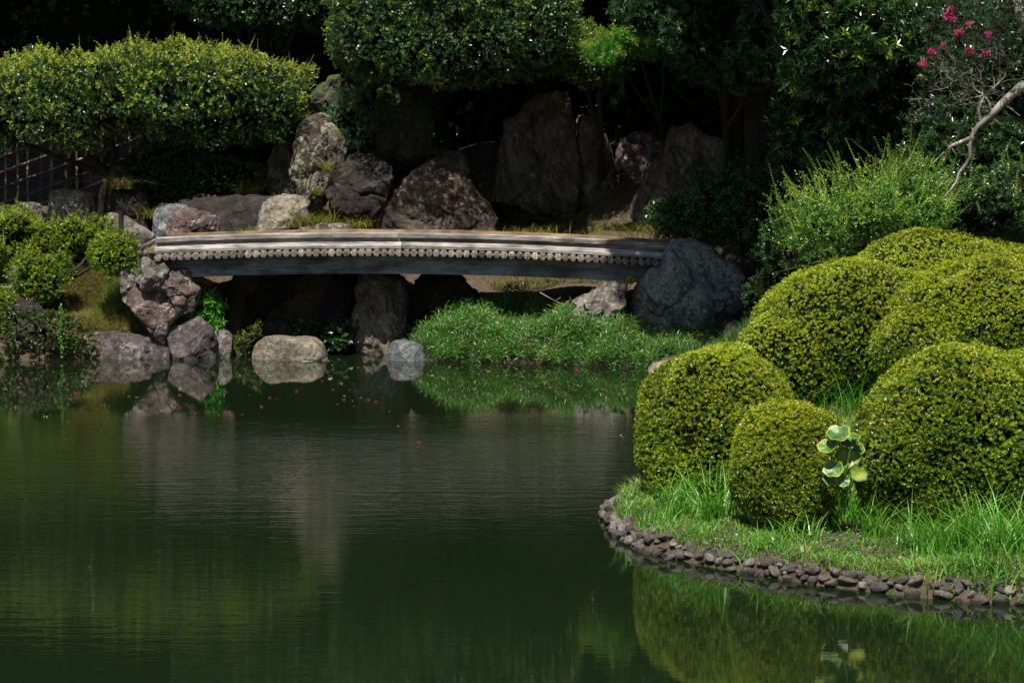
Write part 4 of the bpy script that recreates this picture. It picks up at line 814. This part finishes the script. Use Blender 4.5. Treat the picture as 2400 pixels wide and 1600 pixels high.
# --- crape myrtle with the pale bent limb and pink flowers
cm = thing('crape_myrtle', (7.6, 33.6, G(7.6, 33.6)), 'crape myrtle with a pale bent bare limb and pink flower clusters at the right edge', 'tree')
mb = MB()
def c3p(l, Y, sc=1.0): return [W(1400 + a / 2.352, b / 2.352, Y + d) for a, b, d in [(q[0], q[1], q[2] if len(q) > 2 else 0) for q in l]]
def limb(l, rad, Y=33.0): P = np.array(c3p(l, Y)); P = np.array([P[0]] + [x for i in range(len(P) - 1) for x in (P[i] * .5 + P[i+1] * .5, P[i+1])]); mb.tube(P, np.linspace(rad[0], rad[1], len(P)), 8)
limb([(2450,800,.5),(2440,600,.3),(2425,470,.1),(2345,470),(2300,510),(2240,560),(2195,610),(2130,670),(2092,700),(2060,760),(2000,785),(1950,805),(1930,820)], (.075, .013))
limb([(2420,440),(2400,250),(2330,90),(2300,-60)], (.09, .05))
limb([(1945,812),(1900,850),(1845,905)], (.014, .005)); limb([(2068,750),(2055,800),(2055,865),(2030,910),(1995,950),(1980,1000),(1945,1050),(1910,1088)], (.03, .007))
limb([(2200,610),(2165,600),(2160,560),(2130,525),(2080,490),(2060,430),(2070,360)], (.022, .004)); limb([(2110,665),(2102,600),(2128,540),(2190,480),(2240,430),(2258,380),(2280,330)], (.02, .004))
limb([(2130,528),(2060,540),(2010,560),(1985,590)], (.01, .003)); limb([(2080,490),(2000,440),(1940,400),(1925,360)], (.008, .003)); limb([(2230,570),(2280,600),(2330,640)], (.012, .004))
limb([(2180,650),(2230,690)], (.008, .003)); limb([(1945,815),(1930,790)], (.006, .003)); limb([(1950,810),(1985,865)], (.008, .003)); limb([(2050,430),(2100,400),(2160,370)], (.006, .002))
r = np.random.default_rng(31)
def twigs(p0, d0, ln, rad, lev):
    P = [np.array(p0)]; d = np.array(d0, float)
    for k in range(4): d = nrm(d + r.normal(0, .28, 3)); P.append(P[-1] + d * ln / 4)
    mb.tube(P, np.linspace(rad, rad * .5, 5), 4); ends.append((P[-1], d))
    if lev > 0:
        for k in range(3): i = int(r.integers(1, 5)); twigs(P[i], nrm(d + r.normal(0, .7, 3)), ln * .62, rad * .55, lev - 1)
ends = []
for (a, b) in ((2060,480),(2130,525),(1990,590),(2070,380),(2190,480),(2270,340),(2160,600)):
    p = W(1400 + a / 2.352, b / 2.352, 33.0)
    for k in range(3): twigs(p, nrm(np.array([-.7 + r.normal(0, .4), r.normal(0, .4), .5 + r.normal(0, .4)])), .45, .005, 2)
mb.obj('trunk', M['branch'], cm, smooth=True)
mb = MB(); ends = []
fol = [(2330,-40,.5),(2100,60,.9),(2200,30,.9),(2330,120,.8),(2050,170,.7),(2250,220,.6),(1950,180,.4),(2320,250,.6),(2150,260,.5),(1900,20,.5),(2000,100,.6),(1880,640,.3),(1790,650,.28),(1960,610,.2),(2100,10,.7),(2240,120,.6)]
for (a, b, s) in fol:
    c = W(1400 + a / 2.352, b / 2.352, 33.1)
    for k in range(int(10 * s) + 2): twigs(c + r.normal(0, s * .25, 3), nrm(r.normal(size=3) + [-.3, 0, .1]), .5 * s + .15, .005, 1)
mb.obj('twigs', M['bark'], cm)
mb = MB(); E = np.array([e[0] for e in ends]); D = np.array([e[1] for e in ends]); sprigs(mb, E, D, r, nl=9, L=.055, Wd=.026, up=.1, jit=.4, depth=.06, stem=.16, young=.06, spread=1.1)
mb.obj('foliage', [M['canopy'], M['grass_dry']], cm)
for (px, py, s) in ((2219,38,.06),(2233,45,.04),(2240,78,.04),(2252,76,.04),(2270,55,.025),(2183,122,.045),(2164,150,.055),(2210,107,.03),(2273,120,.06),(2315,82,.04),(2310,125,.04),(2228,20,.035)):
    mb = MB(); c = W(px, py, 32.6); n = int(1500 * s); p = c + nrm(r.normal(size=(n, 3))) * (r.random(n) ** .4)[:, None] * s
    V, Fq = leaves(p, nrm(r.normal(size=(n, 3))), nrm(r.normal(size=(n, 3)) + [0, -1, .5]), .03, .024, .35); mb.add(V, Fq); mb.tube([c, c + [.12, .1, -.05]], .004, 4); mb.obj('flower_cluster', M['pink'], cm)

# --- woods closing the view behind, and the tall trees whose crowns rise above the frame and shade the rocks
bt = dict(nl=7, L=.11, Wd=.045, up=.2, jit=.8, depth=.25, stem=.13, young=.1, spread=1.05)
BT = [(-150,120,54.5,330,260,1.6,'dark evergreen behind the left hedge at the left edge'),(250,60,55.0,300,230,1.7,'dark evergreen directly behind the left hedge'),(640,150,55.5,270,260,1.6,'dark evergreen in the gap between the hedge and the central crown'),
      (1020,150,55.5,280,260,1.6,'dark evergreen behind the central clipped crown'),(1400,170,55.0,300,260,1.6,'dark evergreen behind the tallest standing rock'),(1780,230,54.0,290,260,1.6,'dark evergreen behind the drooping evergreen'),
      (2150,280,52.0,300,280,1.6,'dark evergreen behind the glossy tree'),(2520,250,50.0,280,300,1.6,'dark evergreen behind the crape myrtle')]
for i, (px, py, Y, rx, ry, dp, lb) in enumerate(BT):
    c = W(px, py, Y)
    plant('woodland_tree', lb, 'tree', [B(px, py, Y, rx, ry, dp, 2.6), B(px + 60, py - 260, Y, rx, ry, dp, 2.5)], 3000, ('dark', 'dark_young'), 90 + i, group='dark trees closing the view', core=.86, noise_=.35, ns=.9,
          trunk=(c[0], c[1] + .3), tr=.2, parts=('crown', 'trunk'), **bt)
SHT = [((-9.5, 53, 10.2), (3.4, 3.6, 2.3)), ((-5.0, 53.3, 10.6), (3.2, 3.5, 2.3)), ((-.3, 53.2, 10.8), (3.4, 3.2, 2.3)), ((4.6, 51.5, 10.4), (3.2, 4.2, 2.2)), ((6.5, 43.4, 9.2), (2.6, 2.6, 1.9)), ((3.8, 48.6, 9.6), (2.5, 2.6, 2.0)), ((4.0, 45.3, 9.5), (1.7, 1.9, 1.5)), ((9.8, 42.6, 9.2), (3.2, 3.6, 2.0)), ((9.5, 49.5, 10.5), (3.4, 3.8, 2.4))]
for i, (c, rr) in enumerate(SHT):
    plant('tall_tree', 'tall spreading tree whose crown is above the picture', 'tree', [(*c, *rr, 2.4)], 2600, ('dark', 'dark_young'), 110 + i, group='tall trees above the garden', core=.9, noise_=.5, ns=.6,
          trunk=(c[0] + .5, c[1] + (2.8 if c[1] < 50 else 1.5)), tr=.22, parts=('crown', 'trunk'), **{**bt, 'L': .16, 'Wd': .07})

# ================================================================== GRASS
def hit(px, py):
    Ys = np.arange(20, 62, .05); Pp = np.array([W(px, py, y) for y in Ys]); g = ground(Pp[:, 0], Pp[:, 1]); k = np.nonzero(Pp[:, 2] < np.maximum(g, 0))[0]
    return Pp[k[0]] if len(k) else Pp[-1]
def inpoly(P, poly):
    ins = np.zeros(len(P), bool)
    for i in range(len(poly)):
        a = poly[i]; b = poly[(i + 1) % len(poly)]
        if a[1] == b[1]: continue
        c = (a[1] > P[:, 1]) != (b[1] > P[:, 1]); xi = (b[0] - a[0]) * (P[:, 1] - a[1]) / (b[1] - a[1]) + a[0]; ins ^= c & (P[:, 0] < xi)
    return ins
def scatter(poly, n, r, clump=.0, cs=2.0, off=.03):
    poly = np.array(poly, float); lo_, hi_ = poly.min(0), poly.max(0); P = lo_ + r.random((n * 3, 2)) * (hi_ - lo_); P = P[inpoly(P, poly)]
    if clump: v = vnoise(np.c_[P * cs, np.zeros(len(P))], 77); P = P[(v > r.uniform(-1, 1, len(P)) * .5 + clump - .5)]
    P = P[:n]; P = P[shore_dist(P[:, 0], P[:, 1]) > off]; return np.c_[P, ground(P[:, 0], P[:, 1]) - .01]
def grass_obj(name, label, P, H, lean, wd, mat, r, kind='stuff', cat='grass', parent=None):
    V, Fq = blades(P, H, lean, wd, r=r); o = build(name, V, Fq, M[mat], parent)
    if parent is None: tag(o, label, cat, kind=kind)
    return o
r = np.random.default_rng(41)
PEN = [(.95,27.3),(1.0,25.7),(1.22,24.8),(1.94,23.9),(2.63,23.1),(3.31,22.6),(4.0,22.2),(5.6,21.9),(5.6,26.5),(6.5,33),(3.2,33.5),(2.6,32),(1.9,29.5),(1.4,28.2)]
P = scatter(PEN, 70000, r, .2, 3.0, .09); grass_obj('grass', 'short fresh green grass and clover over the near shore', P, r.uniform(.03, .10, len(P)) * (1 + .8 * np.clip(vnoise(np.c_[P[:, :2] * 2.5, 0 * P[:, 0]], 5), 0, 1)), r.uniform(.3, 1.4, len(P)), .008, 'grass', r)
P = scatter(PEN, 16000, r, .0, 2.2, .15); V = []; mb = MB(); sprigs(mb, P + [0, 0, .03], np.tile([0, 0, 1.], (len(P), 1)), r, nl=4, L=.022, Wd=.018, up=1, jit=.5, depth=.01, stem=.03, young=.1, spread=1.3)
tag(mb.obj('ground_cover', [M['bright'], M['grass_dry']]), 'low clover leaves between the grass of the near shore', 'ground cover', kind='stuff')
P = scatter(PEN, 16000, r, 0, 1, .12); grass_obj('grass', 'dry brown grass litter on the soil of the near shore', P, r.uniform(.02, .05, len(P)), r.uniform(1, 2.5, len(P)), .006, 'grass_dry', r)
def tuft(px, py, n, spread, H,  label, mat='grass', lean=(.25, 1.0), wd=.014, name='grass_tuft', Y=None, z=None, grp=None, cat='grass'):
    rr = np.random.default_rng(int(px * 7 + py)); c = hit(px, py) if Y is None else W(px, py, Y)
    xy = c[:2] + rr.normal(0, 1, (n, 2)) * np.array([spread, spread * .6]); zz = ground(xy[:, 0], xy[:, 1]) if Y is None else np.full(n, c[2])
    P = np.c_[xy, zz - .02]; V, Fq = blades(P, H * rr.uniform(.5, 1.25, n), rr.uniform(*lean, n), wd * rr.uniform(.6, 1.2, n), r=rr, seg=4)
    return tag(build(name, V, Fq, M[mat], loc=tuple(c)), label, cat, grp)
TF = [(1585,1215,55,.09,.42,'tall grass tuft in front of the leftmost azalea mound'),(1675,1225,60,.08,.50,'tall grass tuft between the leftmost and the smallest azalea mounds'),(1475,1215,18,.06,.24,'thin grass tuft at the very tip of the near shore'),
      (1975,1225,80,.14,.38,'dense grass tuft below the big leaved plant'),(2050,1260,45,.10,.34,'grass tuft at the left foot of the dark green azalea mound'),(2140,1290,40,.10,.36,'arching grass tuft in front of the dark green azalea mound'),
      (2210,1300,60,.12,.42,'grass tuft with long bent blades below the middle of the dark green mound'),(2290,1290,80,.14,.50,'tallest grass tuft in front of the dark green azalea mound'),(2370,1300,90,.16,.44,'grass tuft at the right edge near the waterline'),
      (1790,1290,24,.10,.20,'small grass tuft above the edging stones below the smallest mound'),(1870,1270,30,.12,.24,'grass tuft right below the smallest azalea mound'),(2250,1350,40,.14,.22,'short grass tuft just above the edging stones at the right'),
      (1640,1260,30,.12,.16,'low grass tuft above the edging stones near the shore tip'),(1540,1235,30,.10,.20,'low grass tuft close behind the tip of the stone edging'),(2350,1360,50,.14,.22,'short grass tuft over the stones at the right edge'),
      (1930,930,60,.22,.42,'grass tuft in the gap behind the smallest azalea mound'),(1900,925,20,.06,.34,'broad bladed grass beside the leftmost mound\'s right flank'),(2010,960,120,.28,.50,'tall grass on the little lawn between the azalea mounds'),(2070,950,80,.20,.46,'tall grass against the back of the dark green azalea mound'),
      (2100,905,40,.18,.34,'grass fringe behind the little lawn'),(1600,835,14,.05,.22,'small grass tuft behind the top of the leftmost mound')]
for t in TF: tuft(t[0], t[1], int(t[2] * 2.0), t[3] * 1.1, t[4] * 1.3, t[5], mat='tuft')
P = scatter([(2.9,27.3),(4.2,27.3),(4.6,31),(3.2,31)], 9000, r); grass_obj('grass', 'pale green lawn grass in the gap between the azalea mounds', P, r.uniform(.06, .16, len(P)), r.uniform(.3, 1, len(P)), .007, 'grass', r)

# grass bank in front of the right half of the bridge
r = np.random.default_rng(43)
BK = [(-1.75,44.75),(-1.25,43.95),(0,43.65),(1.5,43.2),(2.3,42.9),(3.0,43.4),(3.6,44.6),(2.5,45.2),(1.6,45.6),(0,45.9),(-1.0,45.6)]
P = scatter(BK, 6400, r, -.05, 2.8, off=-.08); P[:, 2] = np.maximum(P[:, 2], .0); n = len(P); edge = np.clip(shore_dist(P[:, 0], P[:, 1]) / .7, .25, 1)
mb = MB(); sprigs(mb, P + np.c_[np.zeros((n, 2)), r.uniform(.0, .24, n) * edge + .03 + .42 * np.clip(vnoise(P * 2.1, 9), -.2, 1) * edge], np.tile([0, -.25, 1.], (n, 1)), r, nl=9, L=.12, Wd=.0125, up=.5, jit=.75, depth=.01, stem=.22, young=.12, spread=1.05, droop=.2)
tag(mb.obj('bank_grass', [M['bank'], M['grass_gold']]), 'dense leafy green grass on the bank in front of the bridge', 'grass', kind='stuff')
P = scatter(BK, 8000, r, .0, 3, off=-.05); grass_obj('grass', 'upright blades among the leafy grass of the bank', P, (r.uniform(.18, .5, len(P)) + .28 * np.clip(vnoise(P * 2.2, 31), 0, 1)), r.uniform(.3, 1.2, len(P)), .009, 'bank', r)
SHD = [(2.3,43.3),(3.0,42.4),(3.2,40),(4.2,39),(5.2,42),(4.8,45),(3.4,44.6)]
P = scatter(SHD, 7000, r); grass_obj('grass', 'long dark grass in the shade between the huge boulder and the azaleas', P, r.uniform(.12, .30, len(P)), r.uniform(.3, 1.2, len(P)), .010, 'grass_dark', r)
EB = np.array([(seg[i] * (1 - q) + seg[i + 1] * q) for i in range(len(seg) - 1) for q in np.linspace(0, 1, 30)[:-1]])
k = r.integers(0, len(EB), 9000); P = np.c_[EB[k] + r.normal(0, .17, (9000, 2)), np.zeros(9000)]; dsh = shore_dist(P[:, 0], P[:, 1]); v = vnoise(np.c_[P[:, :2] * 3.5, P[:, 2]], 21)
P = P[(dsh > .08) & (dsh < .45) & (v > -.15)]; P[:, 2] = ground(P[:, 0], P[:, 1]) - .01
grass_obj('grass', 'longer grass leaning over the edging stones of the near shore', P, r.uniform(.07, .2, len(P)), r.uniform(.4, 1.6, len(P)), .009, 'grass', r)
# fallen brown leaves under the azaleas
P = scatter(PEN, 900, r, .1, 1.5, .25); V, Fq = leaves(P + [0, 0, .02], nrm(r.normal(size=(len(P), 3)) * [1, 1, .2]), nrm(r.normal(size=(len(P), 3)) * .3 + [0, 0, 1]), r.uniform(.02, .05, len(P)), r.uniform(.012, .025, len(P)))
tag(build('leaf_litter', V, Fq, M['grass_dry']), 'fallen brown leaves scattered in the grass of the near shore', 'leaf litter', kind='stuff')
# dry slope at the left
P = scatter([(-8.3,45.0),(-6.5,44.95),(-5.9,45.2),(-6.1,46.2),(-7.0,46.9),(-8.4,46.9)], 22000, r); grass_obj('grass', 'golden brown dry grass on the steep left bank', P, r.uniform(.08, .26, len(P)), r.uniform(.4, 1.6, len(P)), .008, 'grass_dry', r)
P = scatter([(-7.2,45.2),(-6.2,45.2),(-6.2,46.0),(-6.7,46.5),(-7.2,46.3)], 900, r); grass_obj('grass', 'green grass streak down the middle of the dry left bank', P, r.uniform(.2, .42, len(P)), r.uniform(.2, .9, len(P)), .009, 'bank', r)
P = scatter([(-11,46.8),(-1,47.5),(4,47.5),(5,53),(-4,51.5),(-11,53)], 16000, r); grass_obj('grass', 'thin dark grass between the rocks above the bridge', P, r.uniform(.05, .2, len(P)), r.uniform(.4, 1.4, len(P)), .009, 'grass_gold', r)
for t in ((728,530,230,.22,.42,47.2,'golden sedge clump just behind the bridge, left of the dark square rock'),(770,530,120,.16,.30,47.2,'low sedge beside the strip of reddish rock'),(845,535,90,.12,.30,47.3,'short sedge left of the pyramid shaped boulder'),
          (768,405,70,.04,.48,48.2,'sedge tuft drooping over the dark square shouldered rock'),(745,455,50,.06,.30,48.3,'sedge at the foot of the lichen spotted rock'),(715,275,30,.05,.18,48.7,'short grass growing on top of the lichen spotted rock'),
          (580,450,110,.14,.40,49.3,'brownish sedge in shade under the right end of the hedge'),(1120,470,300,.22,.75,49.4,'drooping brown sedge between the pyramid boulder and the tallest rock'),(1000,360,120,.2,.4,50.2,'dark sedge above the pyramid shaped boulder'),
          (1440,545,140,.16,.42,49.2,'brown sedge at the foot of the narrow leaning rock'),(1500,548,160,.22,.40,48.6,'brown sedge in shade just behind the right half of the bridge rails'),(1250,548,110,.3,.26,48.0,'low dark sedge right behind the middle of the bridge rails'),(1560,560,120,.2,.4,47.4,'dark sedge beside the right end of the bridge rails'),(1500,500,160,.3,.4,50.0,'brown sedge on the shaded soil between the two right hand standing rocks'),(1755,590,120,.25,.4,45.2,'dark sedge behind the top of the huge blue grey boulder'),(345,510,50,.08,.40,47.6,'dark sedge behind the pale wrinkled boulder'),(880,470,60,.08,.35,48.6,'thin sedge between the dark square rock and the pyramid boulder')):
    px, py, n, sp, H, Y, lb = t; tuft(px, py, n, sp, H, lb, mat='grass_gold', lean=(.6, 1.9), wd=.010, name='sedge_clump', Y=Y, cat='sedge')
for t in ((285,440,160,.10,.5,48.9,'straw coloured dry grass hanging over the dark brown rock'),(235,520,40,.12,.4,46.6,'dry reddish grass behind the low fence')):
    px, py, n, sp, H, Y, lb = t; tuft(px, py, n, sp, H, lb, mat='grass_dry', lean=(1.2, 2.4), wd=.009, name='dry_grass_clump', Y=Y, cat='grass')
for i, (l, lb) in enumerate((([(1262,787),(1290,795),(1312,806)], 'bleached dead twig lying on the bank grass, upper one'), ([(1205,788),(1230,794),(1262,799)], 'bleached dead twig near the middle of the bank grass'), ([(1198,812),(1220,810),(1242,806)], 'bleached dead twig low on the bank grass near the water'), ([(1265,685),(1300,705),(1338,722)], 'long thin dead twig rising from the grass towards the bridge'))):
    mb = MB(); Y = 43.7 if i < 3 else 44.5; P = np.array([W(*p, Y - .0) for p in l]); mb.tube(P, .008, 5); mb.tube([P[1], P[1] + [.1, -.05, .06]], .004, 4); tag(mb.obj('dead_twig', M['branch']), lb, 'twig')

# ================================================================== FLOATING PETALS AND LEAVES
r = np.random.default_rng(51)
def petal_mesh(mat, k, rad, elong=1.0, seed=0):
    rr = np.random.default_rng(seed); V = [(0, 0, .012)]; F_ = []
    for j in range(k * 2): a = j / (k * 2) * 2 * math.pi; q = rad * (1.0 if j % 2 else .6) * rr.uniform(.8, 1.2); V.append((q * math.cos(a) * elong, q * math.sin(a), .006 + .014 * (j % 2)))
    for j in range(k * 2): F_.append((0, 1 + j, 1 + (j + 1) % (k * 2)))
    me = bpy.data.meshes.new('petal_mesh'); me.from_pydata(V, [], F_); me.materials.append(mat); return me
PM = [petal_mesh(M['pink'], 5, .026, 1.2, s) for s in range(3)]
m_dl, ntd, pd = newmat('fallen_leaf'); oi = ND(ntd, "ShaderNodeObjectInfo"); ntd.links.new(ramp(ntd, oi.outputs['Random'], [(0, (.32, .12, .03)), (.5, (.42, .30, .12)), (1, (.4, .38, .25))]), pd.inputs['Base Color'])
LM = [petal_mesh(m_dl, 3, .02, 2.4, s + 9) for s in range(3)]
cl = [(W(p, q, 40)[0] * 0 + p, q) for p, q in ((60,915),(90,905),(150,930),(230,960),(330,925),(410,925),(470,935),(560,935),(640,945),(770,925),(840,940),(880,850),(950,850),(1010,860),(1120,850),(1180,850),(1350,860),(1440,860),(20,850),(300,935),(360,840),(580,845),(700,850),(790,860),(740,880),(960,895),(1240,900))]
npet = 0
for k in range(150):
    if k < 95: c = cl[int(r.integers(len(cl)))]; px, py = c[0] + r.normal(0, 26), c[1] + r.normal(0, 12)
    else: px, py = r.uniform(-10, 1490), 845 + r.random() ** 1.5 * 200
    if py < 846 or px > 1480: continue
    Y = F * CAMH / (py - HORIZ); x = (px - 1200) * Y / F * 1.0
    if shore_dist(np.array([x]), np.array([Y]))[0] > -.08: continue
    isp = k % 4 != 0
    o = bpy.data.objects.new('floating_flower' if isp else 'floating_leaf', (PM if isp else LM)[int(r.integers(3))]); scene.collection.objects.link(o)
    o.location = (x, Y, .001); s = r.uniform(.35, .85); o.scale = (s, s, s); o.rotation_euler = (0, 0, r.random() * 6.28); npet += 1
    tag(o, 'tiny pink crape myrtle blossom floating on the pond' if isp else 'tiny tan fallen leaf floating on the pond', 'petal' if isp else 'leaf', 'pink blossoms floating on the pond' if isp else 'fallen leaves floating on the pond')
print('petals', npet, 'polys', sum(len(o.data.polygons) for o in scene.objects if o.type == 'MESH'))
